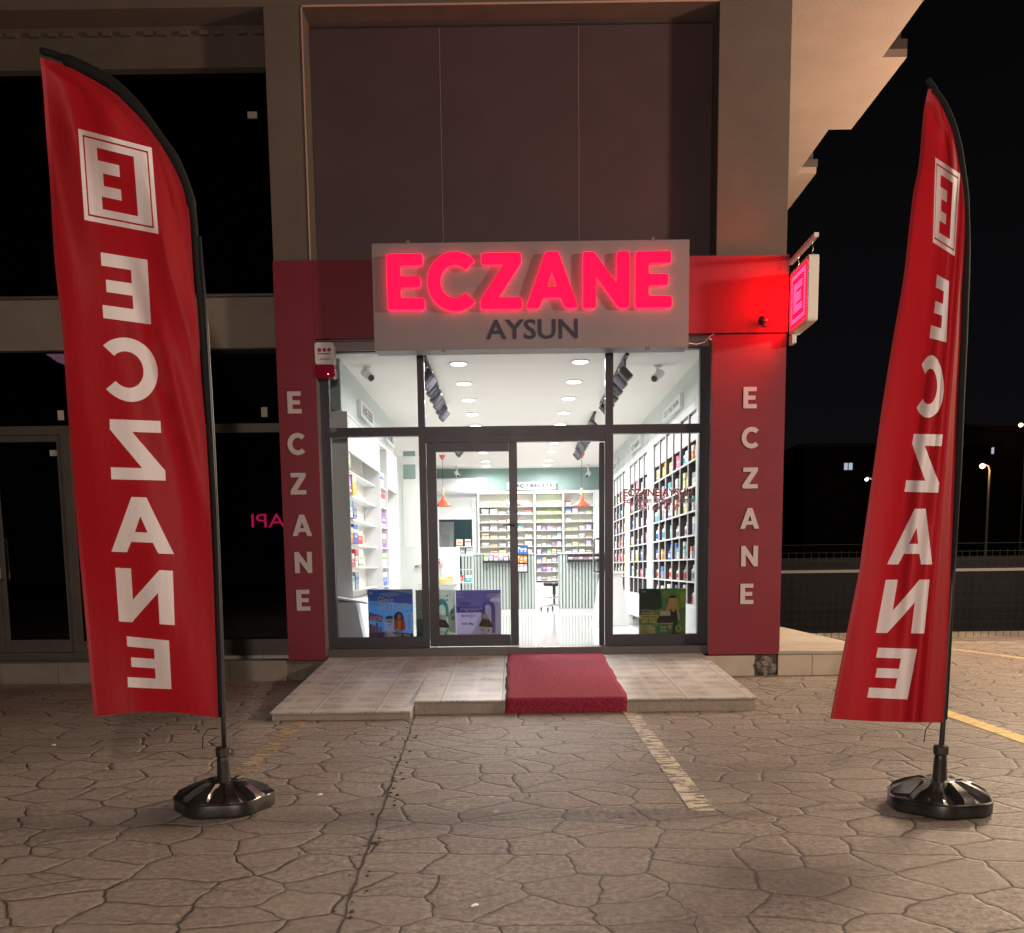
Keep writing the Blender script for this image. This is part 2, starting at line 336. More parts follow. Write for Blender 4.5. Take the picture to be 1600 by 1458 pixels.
def rect(px0, py0, px1, py1, Y):
    cx, cy = (px0+px1)/2, (py0+py1)/2
    return P(px0, cy, Y).x, P(px1, cy, Y).x, P(cx, py1, Y).z, P(cx, py0, Y).z   # x0,x1,z0,z1

# ---- outlines to meshes
def arc(cx, cy, r, a0, a1, n=18, ry=None):
    ry = r if ry is None else ry
    return [(cx+r*math.cos(math.radians(a0+(a1-a0)*i/n)), cy+ry*math.sin(math.radians(a0+(a1-a0)*i/n))) for i in range(n+1)]
GL = {
 'E': (.68, [[(0, 0), (.68, 0), (.68, .2), (.24, .2), (.24, .405), (.61, .405), (.61, .595), (.24, .595), (.24, .8), (.66, .8), (.66, 1), (0, 1)]]),
 'C': (.86, [arc(.5, .5, .5, 44, 316, 40, .51)+arc(.5, .5, .27, 316, 44, 40, .29)]),
 'Z': (.78, [[(0, 0), (.78, 0), (.78, .2), (.33, .2), (.77, .83), (.77, 1), (.03, 1), (.03, .8), (.45, .8), (0, .17)]]),
 'A': (.98, [[(0, 0), (.245, 0), (.32, .19), (.66, .19), (.735, 0), (.98, 0), (.61, 1), (.37, 1)], [(.39, .37), (.49, .66), (.59, .37)]]),
 'N': (.86, [[(0, 0), (.235, 0), (.235, .58), (.66, 0), (.86, 0), (.86, 1), (.625, 1), (.625, .42), (.2, 1), (0, 1)]]),
}
def rounded(pts, r, n=4):
    out = []; L = len(pts)
    for i in range(L):
        a, b, c = Vector(pts[i-1]), Vector(pts[i]), Vector(pts[(i+1) % L])
        u, v = a-b, c-b
        if u.length < .06 or v.length < .06: out.append(tuple(b)); continue
        if abs(u.normalized().dot(v.normalized())) > .97: out.append(tuple(b)); continue
        rr = min(r, u.length*.45, v.length*.45); p0, p1 = b+u.normalized()*rr, b+v.normalized()*rr
        for k in range(n+1):
            t = k/n; q = p0*(1-t)**2+b*2*t*(1-t)+p1*t*t; out.append((q.x, q.y))
    return out
def outline_mesh(loops, extrude=0.0):
    cu = bpy.data.curves.new('o', 'CURVE'); cu.dimensions = '2D'; cu.fill_mode = 'BOTH' if extrude else 'BACK'; cu.extrude = extrude
    for lp in loops:
        sp = cu.splines.new('POLY'); sp.points.add(len(lp)-1); sp.use_cyclic_u = True
        for q, p in zip(sp.points, lp): q.co = (p[0], p[1], 0, 1)
    ob = bpy.data.objects.new('o', cu); COL.objects.link(ob)
    dg = bpy.context.evaluated_depsgraph_get(); dg.update()
    me = bpy.data.meshes.new_from_object(ob.evaluated_get(dg)); bpy.data.objects.remove(ob); bpy.data.curves.remove(cu)
    return me
def text_mesh(s, extrude=0.0, offset=0.0, shear=0, space=1.0):
    cu = bpy.data.curves.new('t', 'FONT'); cu.body = s; cu.size = 1; cu.extrude = extrude; cu.offset = offset; cu.shear = shear
    cu.space_character = space; cu.align_x = 'LEFT'; cu.resolution_u = 3
    ob = bpy.data.objects.new('t', cu); COL.objects.link(ob)
    dg = bpy.context.evaluated_depsgraph_get(); dg.update()
    me = bpy.data.meshes.new_from_object(ob.evaluated_get(dg)); bpy.data.objects.remove(ob); bpy.data.curves.remove(cu)
    return me
def glyph_mesh(g, extrude=0, rnd=0):
    wd, loops = GL[g]
    if rnd: loops = [rounded(l, rnd) for l in loops]
    return outline_mesh(loops, extrude), wd
def place_mesh(me, fn, name, m, parent=None, origin=None):
    o3 = Vector(origin) if origin is not None else Vector((0, 0, 0))
    for v in me.vertices: v.co = Vector(fn(v.co.x, v.co.y, v.co.z))-o3
    me.materials.clear(); me.materials.append(m)
    for p in me.polygons: p.material_index = 0; p.use_smooth = False
    me.update()
    o = bpy.data.objects.new(name, me); COL.objects.link(o); o.location = o3
    if parent is not None: o.parent = parent; o.location = o3-world_loc(parent)
    return o
def text_fit(s, x0, x1, z0, z1, Y, name, m, parent=None, offset=0.0, ext=.0015, plane='y', flip=False, keep=True):
    """text stretched into a box on a wall (plane 'y' faces the street; '+x' / '-x' face sideways)"""
    me = text_mesh(s, 0, offset); xs = [v.co.x for v in me.vertices]; ys = [v.co.y for v in me.vertices]
    ax, bx, ay, by = min(xs), max(xs), min(ys), max(ys)
    def fn(x, y, z):
        u, v = (x-ax)/(bx-ax), (y-ay)/(by-ay)
        if flip: u = 1-u
        a, zz = x0+(x1-x0)*u, z0+(z1-z0)*v
        return (a, Y-ext, zz) if plane == 'y' else (Y, a, zz)
    return place_mesh(me, fn, name, m, parent)

# ================================================================== ground
g = MB().quad((-120, -60, 0), (120, -60, 0), (120, 200, 0), (-120, 200, 0)).build('ground', MAT['ground']); tag(g, kind='structure')
def stripe(name, pts, m, z, label, cat='road marking', group=None):
    o = MB().prism(pts, 'z', z-.003, z).build(name, m); return tag(o, label, cat, group)
worn = worn_paint('worn_cream_paint', (.48, .44, .35), .515); worn2 = worn_paint('worn_yellow_paint', (.50, .38, .10), .58); faint = worn_paint('faded_cream_paint', (.36, .28, .18), .50)
stripe('parking_line', [(-1.74, 7.3), (-1.62, 7.3), (-1.50, 4.9), (-1.63, 4.9)], faint, .0045, 'faded cream parking line running beside the left flag base', group='parking bay lines')
stripe('parking_line', [(.85, 7.3), (.965, 7.3), (.94, 4.2), (.82, 4.2)], worn, .0045, 'worn cream parking line running out from the middle of the ramp', group='parking bay lines')
stripe('parking_line', [(3.28, 9.2), (3.42, 9.2), (3.36, 4.6), (3.22, 4.6)], worn2, .0045, 'bright yellow parking line behind the right hand flag pole', group='parking bay lines')
stripe('parking_line', [(5.55, 13.0), (5.75, 13.0), (6.6, 8.5), (6.4, 8.5)], faint, .0045, 'far yellow parking line near the mesh fence', group='parking bay lines')
jm = mat('joint_dirt', (.035, .028, .024), .95)
pts = []; pts2 = []
for i in range(70):
    y = 2.2+i*(7.1-2.2)/69; x = -.55-.05*(y-2.2)+random.uniform(-.006, .006); wd = random.uniform(.002, .0075)
    pts.append((x-wd, y)); pts2.append((x+wd, y))
tag(MB().prism(pts+pts2[::-1], 'z', .0, .0035).build('expansion_joint', jm), kind='structure')
db = MB()
for i in range(55):
    y = random.uniform(2.6, 7.0); x = -.55-.05*(y-2.2)+random.uniform(-.05, .06); r = random.uniform(.004, .012)
    db.lathe([(r, 0), (r*.7, r*.5)], (x, y, .001), 5)
tag(db.build('grit', jm), kind='stuff', label='dark grit scattered along the saw joint in the paving', cat='grit')
for i, (px, py, lb) in enumerate([(500, 1244, 'small white paper scrap near the left flag base'), (775, 1271, 'small pale pebble right of the saw joint'), (742, 1418, 'cigarette butt on the paving at the bottom of the picture'), (84, 1166, 'crumpled white scrap behind the left flag'), (357, 1242, 'tiny white cigarette end beside the left flag base')]):
    p = PZ(px, py, 0)
    tag(MB().ring([(p.x-.012, p.y-.006, .007), (p.x, p.y, .010), (p.x+.011, p.y+.008, .007)], [.0035, .005, .0035], 6).build('litter_scrap', paper), lb, 'litter', 'litter on the paving')

# ================================================================== the building
B = thing('shop_building', 'concrete apartment building with recessed grey wall panels above the red pharmacy front', 'building', (0, 9.6, 0))
zb = P(800, 5, 9.6).z
box('column', concrete, -2.40, -2.02, 9.6, 9.98, .22, zb, B, .004)
box('column', concrete, 2.07, 2.78, 9.6, 9.98, .22, zb, B, .004)
box('beam', concrete, -9, 2.78, 9.6, 9.98, zb+.001, 7.4, B)
edge_m = mat('edge_highlight_paint', (.52, .33, .27), .5)  # thin pale strips paint a light highlight along the beam and column edges
box('edge_highlight', edge_m, -2.019, 2.069, 9.588, 9.5995, zb-.012, zb+.004, B); box('edge_highlight', edge_m, -2.03, -2.018, 9.588, 9.5995, 4.22, zb-.013, B)
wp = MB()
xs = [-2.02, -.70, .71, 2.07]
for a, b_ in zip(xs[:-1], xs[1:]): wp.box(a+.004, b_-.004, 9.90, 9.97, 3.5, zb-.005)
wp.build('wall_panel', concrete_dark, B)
box('wall_trim', mat('dark_gap', (.03, .02, .02), .9), -2.0, 2.06, 9.885, 9.8995, zb-.045, zb-.03, B)
for x in (-.70, .71): box('joint_strip', mat('joint_strip_grey', (.26, .2, .19), .5), x-.003, x+.003, 9.897, 9.901, 4.3, zb-.05, B)
# upper storeys and side wall
box('upper_wall', concrete, -9, 4.2, 9.99, 22.5, 7.401, 10.5, B)
# soffit of the projecting balconies on the side, with stepped edge
out = [(2.79, 9.6), (4.35, 9.6), (4.35, 11.36), (4.635, 11.36), (4.635, 13.12), (4.33, 13.12), (4.33, 14.5), (4.615, 14.5), (4.615, 18), (2.79, 18)]
MB().prism(out, 'z', 7.0, 7.09).build('balcony_slab', soffit_m, B)
for y0, y1 in ((11.36, 13.12), (14.5, 18)):
    bp_ = MB(); bp_.box(4.36, 4.635, y0, y1, 7.095, 7.20); bp_.box(4.36, 4.57, y0+.03, y1, 7.2, 7.75)
    bp_.build('balcony_parapet', mat('brown_parapet', (.035, .026, .022), .8), B)
box('side_wall', concrete, 2.40, 2.77, 9.99, 23.1, .26, 6.98, B)
box('rear_wall', concrete, -9, 2.77, 23.12, 23.3, 0, 7, B)
# floor slab, plinth
box('plinth_core', rough_stone, -9, 2.74, 9.50, 10.0, 0, .215, B)
pl = MB()
for i in range(11): x = -9+i*.6; pl.box(x+.003, min(x+.597, -2.02), 9.46, 9.499, .0, .213)
pl.build('plinth_tiles', dark_t, B)
pl = MB()
for a, b_ in ((1.905, 2.50), ): pl.box(a, b_, 9.46, 9.499, 0, .212)
pl.build('plinth_tiles', cream_t, B)
hs = MB()
for i in range(9):
    a = random.uniform(2.53, 2.69); z = random.uniform(.04, .18); hs.lathe([(.045, -.04), (.06, 0), (.035, .03)], (a, 9.49, z), 7)
hs.build('exposed_mortar', rough_stone, B)
# terrace at the side
T = thing('terrace', 'tiled terrace step with cream stone front at the right corner of the shop', 'terrace', (3.3, 9.5, 0))
box('terrace_floor', TERR, 2.745, 3.86, 9.45, 13.2, .222, .252, T)
box('terrace_core', rough_stone, 2.78, 3.82, 9.50, 13.15, 0, .22, T)
tf = MB()
for a, b_ in ((2.748, 3.10), (3.106, 3.46), (3.466, 3.84)): tf.box(a, b_, 9.462, 9.499, 0, .218)
tf.build('terrace_front', cream_t, T)
box('terrace_side', cream_t, 3.822, 3.85, 9.5, 13.15, 0, .218, T)

# ---------------- red cladding portal
RC = thing('red_portal', 'red composite cladding framing the pharmacy shopfront with white vertical lettering', 'cladding', (0, 9.45, 0))
box('side_panel', red_panel, -2.372, -1.980, 9.45, 9.595, .215, 4.21, RC, .003)
box('side_panel', red_panel, 2.012, 2.755, 9.452, 9.595, .225, 3.452, RC, .003)
box('fascia_panel', red_panel, -1.979, -1.2, 9.452, 9.595, 3.458, 4.21, RC, .003)
box('fascia_panel', red_panel, 1.6, 2.760, 9.43, 9.595, 3.458, 4.20, RC, .003)
for cxs, ys, ch in (((460, 463, 466, 472, 474, 474), (629, 694, 756, 821, 879, 938), 32.5), ((1172, 1172, 1172, 1171.5, 1171, 1167), (621.5, 684, 747, 810, 869, 928), 31.5)):
    for L_, cx, cy in zip('ECZANE', cxs, ys):
        c = P(cx, cy, 9.446); hh = ch/FPX*9.45*1.0; me, wd = glyph_mesh(L_, .003); s_ = hh
        place_mesh(me, lambda x, y, z: (c.x+(x-wd/2)*s_*.95, 9.444-z, c.z+(y-.5)*s_), 'letter', white_letter, RC)

# ---------------- illuminated sign box
SB = thing('illuminated_sign', 'pale sign box with glowing pink red pharmacy lettering above dark name letters', 'sign', (.19, 9.3, 3.3))
sx0, sx1, sz0, sz1 = -1.345, 1.725, 3.278, 4.278
box('board', signboard_m, sx0, sx1, 9.2, 9.429, sz0, sz1, SB, .004)
for L_, a, b_, t, bt in (('E', 605, 662, 396.5, 483), ('C', 668, 741, 394, 484.5), ('Z', 750.5, 815, 395, 482), ('A', 822, 903, 393, 480.5), ('N', 911.5, 983.5, 393, 480), ('E', 993.5, 1050, 392.5, 479.6)):
    x0, x1, z0, z1 = rect(a, t, b_, bt, 9.14)
    def mk(d0, d1, grow, nm, m, par):
        me, wd = glyph_mesh(L_, .5, .045)
        return place_mesh(me, lambda x, y, z: (x0-grow+(x/wd)*(x1-x0+2*grow), d0+(d1-d0)*(z+.5), z0-grow+y*(z1-z0+2*grow)), nm, m, par)
    lt = mk(9.14, 9.152, 0, 'letter', led_face, SB)
    mk(9.153, 9.192, .004, 'letter_body', led_halo, lt)
x0, x1, z0, z1 = rect(759, 498.5, 903, 530, 9.195)
text_fit('AYSUN', x0, x1, z0, z1, 9.196, 'lettering', navy, SB, .018, .001)
for px, py in ((637, 379), (1020, 374), (693, 548), (1012, 545)):
    p = P(px, py, 9.2); up = -.01 if py < 450 else .012
    box('clip', jamb_m, p.x-.018, p.x+.018, 9.196, 9.26, p.z-.012, p.z+.02, SB, .002)
cb = MB(); cb.ring([P(1076, 536, 9.40), P(1088, 538, 9.42), P(1101, 535, 9.43), P(1108, 527, 9.44), P(1116, 521, 9.44)], .004, 6)
tag(cb.build('cable', paper), 'thin white cable sagging from the sign box to the red panel', 'cable')
tag(MB().ring([P(1109, 531, 9.42), P(1111, 529, 9.42)], .012, 8).build('cable_clip', paper), 'small white cable clip at the right end of the sagging cable', 'clip')

# ---------------- alarm siren
x0, x1, z0, z1 = rect(494, 537, 524, 592, 9.50)
AS = thing('alarm_siren', 'white alarm siren box with red flasher lens at the shopfront corner', 'alarm siren', ((x0+x1)/2, 9.5, z0))
body = MB().prism(rounded([(x0, z0+.13), (x1, z0+.13), (x1, z1), (x0, z1)], .03, 5), 'y', 9.44, 9.56).build('housing', mat('siren_plastic', (.62, .58, .58), .4), AS, bevel=.004)
MB().prism(rounded([(x0, z0), (x1, z0), (x1, z0+.127), (x0, z0+.127)], .025, 5), 'y', 9.437, 9.555).build('flasher_lens', mat('red_lens', (.22, .008, .03), .12), AS, bevel=.006)
mk_ = mat('dark_red_print', (.22, .02, .04), .5)
lg = MB()
for k in range(3):
    cx = x0+.05+k*.048; lg.prism(arc(cx, z1-.075, .019, 0, 342, 19), 'y', 9.436, 9.4395)
lg.box(x0+.035, x1-.035, 9.436, 9.4395, z1-.118, z1-.108); lg.box(x0+.05, x1-.04, 9.436, 9.4395, z1-.168, z1-.161)
lg.build('printed_mark', mk_, AS)
MB().lathe([(.006, 0), (.006, .004)], (x0+.13, 9.43, z0+.03), 8).build('indicator_lamp', emat('siren_led', (1, .4, .4), 6), AS)

# ---------------- small spotlight on the right fascia
c = P(1193, 502, 9.40)
SP = thing('wall_spotlight', 'small black spotlight on a round base on the bright red fascia', 'spotlight', tuple(c))
MB().prism(arc(c.x+.04, c.z+.005, .055, 0, 345, 23), 'y', 9.405, 9.428).build('mount_disc', red_panel, SP, bevel=.003)
MB().prism(arc(c.x+.04, c.z+.005, .036, 0, 345, 23), 'y', 9.39, 9.404).build('mount_ring', mat('red_ring', (.6, .03, .04), .3), SP, bevel=.003)
MB().ring([(c.x+.035, 9.40, c.z), (c.x+.0, 9.36, c.z+.0), (c.x-.045, 9.33, c.z-.005)], [.018, .03, .034], 14).build('lamp_head', black_pl, SP, smooth=True)

# ---------------- hanging LED pharmacy sign
hx = 2.818; Y0, Y1 = 8.85, 9.42
ztop, zbot = P(1270, 380, 8.74).z+.02, P(1262, 520, 8.8).z
zt = P(1271, 396, 8.76).z; zb_ = P(1250, 528, 9.0).z
HS = thing('hanging_led_sign', 'double sided white cased LED sign with glowing magenta logo hanging beside the red fascia', 'sign', (hx, 9.1, 3.5))
z_lo, z_hi = 3.42, 4.02
MB().prism(rounded([(8.85, z_lo), (9.42, z_lo), (9.42, z_hi), (8.85, z_hi)], .03), 'x', hx-.049, hx+.049).build('case', mat('sign_case_white', (.72, .68, .64), .4), HS, bevel=.006)
arm = MB(); arm.box(hx-.022, hx+.022, 8.80, 9.595, 4.15, 4.19); arm.build('bracket_arm', mat('bracket_white', (.66, .62, .6), .4), HS, .0, bevel=.003)
for y in (8.90, 9.32):
    ch = MB()
    for k in range(4):
        zc = z_hi+.015+k*.032
        ch.ring([(hx+(.008 if k % 2 else 0)*math.cos(a), y+.009*math.sin(a) if k % 2 == 0 else y+.002*math.sin(a), zc+.018*math.cos(a)) for a in [2*PI*q/10 for q in range(11)]], .0025, 5)
    ch.build('chain', chrome, HS)
box('lower_bracket', MAT['bracket_white'], hx-.045, hx+.0, 9.33, 9.43, z_lo-.09, z_lo-.002, HS, .004)
for sd in (-1, 1):
    fx = hx+sd*.0495
    box('led_panel', mat('led_backing_red', (.30, .01, .03), .5, emit=(1, .0002, .0014), es=55), fx-.002, fx+.002, 8.89, 9.395, z_lo+.05, z_hi-.045, HS)
    ld = MB(); W_, Hh_ = 9.395-8.89, z_hi-.045-z_lo-.05; ya, za = 8.89, z_lo+.05
    def inlogo(u, v):
        if u < .06 or u > .94 or v < .04 or v > .96: return False
        if u < .155 or u > .845 or v < .125 or v > .875: return True
        if .255 < u < .78 and .215 < v < .785:
            t = u if sd < 0 else 1-u
            # stem sits at the wall end of the picture
            return (t > .60) or v > .655 or v < .345 or (.43 < v < .57 and t > .33)
        return False
    n = 22
    for j in range(n):
        v = (j+.5)/n; run = None
        for i in range(81):
            u = i/80; ins = i < 80 and inlogo((i+.5)/80, v)
            if ins and run is None: run = u
            if not ins and run is not None:
                ld.box(fx+sd*.003, fx+sd*.0045, ya+run*W_, ya+u*W_, za+(j+.3)/n*Hh_, za+(j+.62)/n*Hh_); run = None
    ld.build('led_rows', emat('led_magenta', (1.0, .20, .56), 1.5), HS)

# ================================================================== glazing
G = thing('pharmacy_shopfront', 'dark aluminium glazed shopfront with a bright pharmacy interior behind', 'shopfront', (0, 9.6, .25))
ZT, ZB = 3.355, .262
FY0, FY1 = 9.60, 9.68
fr = MB()
fr.box(-1.975, -1.885, FY0, FY1, ZB+.06, 3.45); fr.box(1.925, 2.008, FY0, FY1, ZB+.06, 3.45)
fr.box(-1.884, 1.924, FY0, FY1, ZT, 3.45)
fr.box(-1.884, 1.924, FY0+.002, FY1, 2.515, 2.605)
XM = [(-.975, -.905), (.955, 1.035)]
fr.box(*XM[0], FY0+.001, FY1, 2.606, ZT-.001); fr.box(*XM[0], FY0+.001, FY1, ZB+.06, 2.514)
fr.box(*XM[1], FY0+.001, FY1, 2.606, ZT-.001); fr.box(*XM[1], FY0+.001, FY1, ZB+.06, 2.514)
fr.box(-1.884, -.976, FY0, FY1, ZB+.061, ZB+.175); fr.box(1.036, 1.924, FY0, FY1, ZB+.061, ZB+.175)
fr.build('frame', frame_m, G)
jb = MB(); jb.box(-1.979, -1.976, 9.455, 9.70, .25, 3.455); jb.box(2.0085, 2.0115, 9.455, 9.70, .25, 3.455)
jb.box(-1.975, 2.008, 9.51, 9.599, 3.45, 3.456); jb.build('jamb_lining', jamb_m, G)
box('header_trim', jamb_m, -1.972, 2.005, 9.56, 9.598, ZT+.01, 3.449, G)
box('threshold', mat('threshold_metal', (.10, .095, .095), .4, metal=.4), -1.975, 2.008, 9.50, 9.69, .235, ZB+.058, G)
def pane(x0, x1, z0, z1, par=G, Y=9.64): return box('pane', glass, x0, x1, Y, Y+.006, z0, z1, par)
pane(-1.884, -.976, ZB+.176, 2.514); pane(1.036, 1.924, ZB+.176, 2.514)
pane(-1.884, -.976, 2.606, ZT-.001); pane(-.904, .954, 2.606, ZT-.001); pane(1.036, 1.924, 2.606, ZT-.001)
x0, x1, z0, z1 = rect(514, 666, 526, 676, 9.598)
text_fit('78A', x0, x1, z0, z1, 9.599, 'house_number', mat('grey_number', (.25, .24, .28), .5), G)
# transom above doors + fixed stile
box('door_header', frame_m, -.904, .954, FY0+.003, FY1, 2.445, 2.514, G)
bs = MB(); bs.box(.905, .953, 9.69, 9.76, .3, 2.44); bs.build('door_stop', frame_m, G)
# closed left leaf
LD = MB(); LD.box(-.897, -.800, 9.605, 9.665, .33, 2.44); LD.box(-.045, .040, 9.605, 9.665, .33, 2.44)
LD.box(-.799, -.046, 9.605, 9.665, 2.352, 2.44); LD.box(-.799, -.046, 9.605, 9.665, .33, .452)
ld_ = LD.build('door', frame_m, G, bevel=.002); tag(ld_, 'closed left door leaf with posters')
box('pane', glass, -.798, -.047, 9.63, 9.636, .453, 2.351, ld_)
hd = MB(); hz = P(800, 820, 9.6).z
hd.ring([(.002, 9.603, hz), (.002, 9.575, hz)], .016, 12); hd.ring([(.002, 9.575, hz), (-.05, 9.572, hz), (-.115, 9.574, hz-.002)], [.010, .008, .007], 8)
hd.build('handle', black_m, ld_, smooth=True)
hk = MB(); hk.ring([(.03, 9.60, hz-.02), (.034, 9.592, hz-.06), (.031, 9.592, hz-.11)], .004, 6); hk.build('key_ring', chrome, ld_)
# open right leaf, swung into the shop
RD = MB(); dx0, dx1 = .885, .930
RD.box(dx0, dx1, 9.70, 9.79, .30, 2.43); RD.box(dx0, dx1, 10.50, 10.59, .30, 2.43)
RD.box(dx0+.001, dx1-.001, 9.791, 10.499, 2.34, 2.43); RD.box(dx0+.001, dx1-.001, 9.791, 10.499, .30, .42)
rd_ = RD.build('door', frame_m, G, bevel=.002); tag(rd_, 'open right door leaf swung into the shop')
box('pane', glass, .904, .910, 9.791, 10.499, .421, 2.339, rd_)
hb = MB(); hz0, hz1 = 1.09, 1.47
hb.ring([(dx0, 10.53, hz1), (dx0-.055, 10.53, hz1), (dx0-.06, 10.53, hz1-.01), (dx0-.06, 10.53, hz0+.01), (dx0-.055, 10.53, hz0), (dx0, 10.53, hz0)], .011, 10)
hb.build('handle', chrome, rd_, smooth=True)
def pm(col):
    nm = 'poster_ink_%02d_%02d_%02d' % tuple(int(c*99) for c in col)
    return MAT[nm] if nm in MAT else cloth_mat(nm, tuple(min(.85, c*2.1+.01) for c in col), .5)
for o_ in [rd_]+[c for c in rd_.children]:
    off = world_loc(o_)
    for v in o_.data.vertices: v.co.x += (v.co.y+off.y-9.70)*.092+.012
# lettering on the right pane
dr = mat('dark_red_vinyl', (.28, .012, .035), .5); wo = pm((.88, .84, .84))
LT = thing('window_lettering', 'dark red contact lettering outlined in white on the right window pane', 'lettering', (1.5, 9.63, 2.0))
for s, (a, t, b_, bt) in (('ECZANE AYSUN', (974, 763.5, 1083, 775.5)), ('Ecz. Aysun Orhan Yıldırım', (974.5, 777, 1083, 788.5)), ('0501 640 41 67', (995, 789, 1062, 797.5))):
    x0, x1, z0, z1 = rect(a, t, b_, bt, 9.63)
    e = .0155*(z1-z0)/.72
    text_fit(s, x0-e, x1+e, z0-e, z1+e, 9.636, 'lettering_outline', wo, LT, .040, .001)
    text_fit(s, x0, x1, z0, z1, 9.633, 'lettering', dr, LT, .022, .001)

# ---------------- window posters
def poster(px0, py0, px1, py1, Y, base, label, shapes, texts):
    x0, x1, z0, z1 = rect(px0, py0, px1, py1, Y)
    o = thing('window_poster', label, 'poster', ((x0+x1)/2, Y, z0), 'advertising posters in the shopfront glass')
    box('sheet', pm(base), x0, x1, Y, Y+.0015, z0, z1, o)
    X = lambda u: x0+(x1-x0)*u
    Zz = lambda v: z0+(z1-z0)*v
    m = MB(); mats = []; lay = 0
    for col, pts in shapes:
        lay += 1; mt = pm(col)
        if mt not in mats: mats.append(mt)
        m.cur = mats.index(mt)
        if len(pts) == 2 and isinstance(pts[0], tuple): (a, b_), (c_, d_) = pts; pts = [(a, b_), (c_, b_), (c_, d_), (a, d_)]
        n_ = len(m.v); m.add([(X(u), Y-.0004*lay, Zz(v)) for u, v in pts], [tuple(range(len(pts)))])
    if mats: m.build('artwork', mats, o)
    for s, u0, v0, u1, v1, col in texts:
        text_fit(s, X(u0), X(u1), Zz(v0), Zz(v1), Y-.0004*(lay+1), 'lettering', pm(col), o, .012, .0005)
    return o
def ell(cx, cy, rx, ry, n=16, a0=0, a1=360): return [(cx+rx*math.cos(math.radians(a0+(a1-a0)*i/n)), cy+ry*math.sin(math.radians(a0+(a1-a0)*i/n))) for i in range(n if a1-a0 == 360 else n+1)]
W1 = (.62, .62, .64)
def arch(cx, w, t, top, bot):
    o_ = [(cx-w, bot)]+[(cx+w*math.cos(math.radians(a)), top-w+w*math.sin(math.radians(a))) for a in range(180, -1, -15)]+[(cx+w, bot)]
    i_ = [(cx+w-t, bot)]+[(cx+(w-t)*math.cos(math.radians(a)), top-w+(w-t)*math.sin(math.radians(a))) for a in range(0, 181, 15)]+[(cx-w+t, bot)]
    return o_+i_
sky_ = [((.05, .12, .24), [(0, .78), (1, .70), (1, 1), (0, 1)]), ((.20, .38, .52), [(.35, 1), (1, .9), (1, .97), (.6, 1)]), ((.16, .32, .48), ell(.2, .72, .2, .05)), ((.22, .42, .58), ell(.82, .66, .16, .06)), ((.14, .28, .44), ell(.5, .9, .25, .04)),
        ((.06, .05, .06), [(0, 0), (1, 0), (1, .10), (.5, .14), (0, .13)]), ((.20, .05, .06), ((.02, .12), (.09, .30))), ((.08, .08, .09), ((.10, .12), (.15, .27))), ((.22, .06, .06), ((.16, .12), (.21, .33))), ((.12, .12, .13), ((.22, .12), (.30, .24))),
        ((.16, .06, .16), [(0, .38), (.3, .34), (.33, .46), (.02, .54)]), ((.50, .52, .50), arch(.91, .075, .045, .56, .16)), ((.16, .20, .48), [(.31, 0), (.37, .17), (.50, .10), (.5, 0)]), ((.55, .56, .58), [(.37, .18), (.52, .14), (.66, .02), (.42, .0)]),
        ((.02, .02, .02), [(.38, .40), (.40, .46), (.53, .47), (.56, .41), (.57, .36), (.37, .36)]), ((.50, .50, .48), [(.35, .17), (.565, .16), (.57, .41), (.37, .40)]), ((.15, .15, .15), ((.42, .33), (.52, .36))), ((.2, .2, .2), ((.43, .27), (.50, .29))),
        ((.03, .015, .012), ell(.68, .43, .105, .115)), ((.03, .015, .012), ((.58, .30), (.79, .42))), ((.42, .04, .03), [(.57, .20), (.58, .36), (.64, .40), (.74, .40), (.81, .34), (.82, .20), (.72, .14), (.63, .14)]), ((.42, .20, .13), ell(.69, .445, .042, .06)), ((.50, .28, .04), [(.665, .16), (.66, .37), (.72, .37), (.71, .16)]), ((.45, .25, .18), ell(.66, .18, .05, .03))]
poster(575.5, 921, 645.5, 998, 9.655, (.08, .22, .38), 'blue sky poster of a woman in red with a bottle, left pane', sky_,
       [('Günün', .22, .705, .57, .86, W1), ('enerjisi', .26, .52, .79, .715, W1), ('sana', .03, .37, .30, .46, W1), ('hazır mı?', .50, .03, .93, .125, W1), ('Ocean', .03, .91, .12, .955, W1)])
poster(650, 922, 668, 998, 9.655, (.12, .15, .14), 'narrow grey and teal poster half hidden by the left mullion', [((.22, .26, .24), ((0, .42), (1, .5))), ((.03, .10, .11), ((0, 0), (.7, .40))), ((.25, .45, .45), [(.55, .1), (.8, .1), (.9, .36), (.6, .3)])], [])
def bottle(cx, w, top, lab, dark=(.015, .015, .018), cap=(.30, .29, .28)):
    return [(cap, [(cx-w*.55, top-.10), (cx+w*.5, top-.12), (cx+w*.5, top-.02), (cx-w*.5, top)]), ((.45, .44, .43), ((cx-w*.5, top-.055), (cx+w*.45, top-.04))), (dark, [(cx-w*.55, top-.10), (cx-w, top-.22), (cx-w*1.02, top-.27), (cx+w, top-.29), (cx+w*.95, top-.23), (cx+w*.5, top-.12)]),
            (lab, [(cx-w*1.02, top-.26), (cx+w*.98, top-.29), (cx+w*.7, 0), (cx-w*1.25, 0)])]
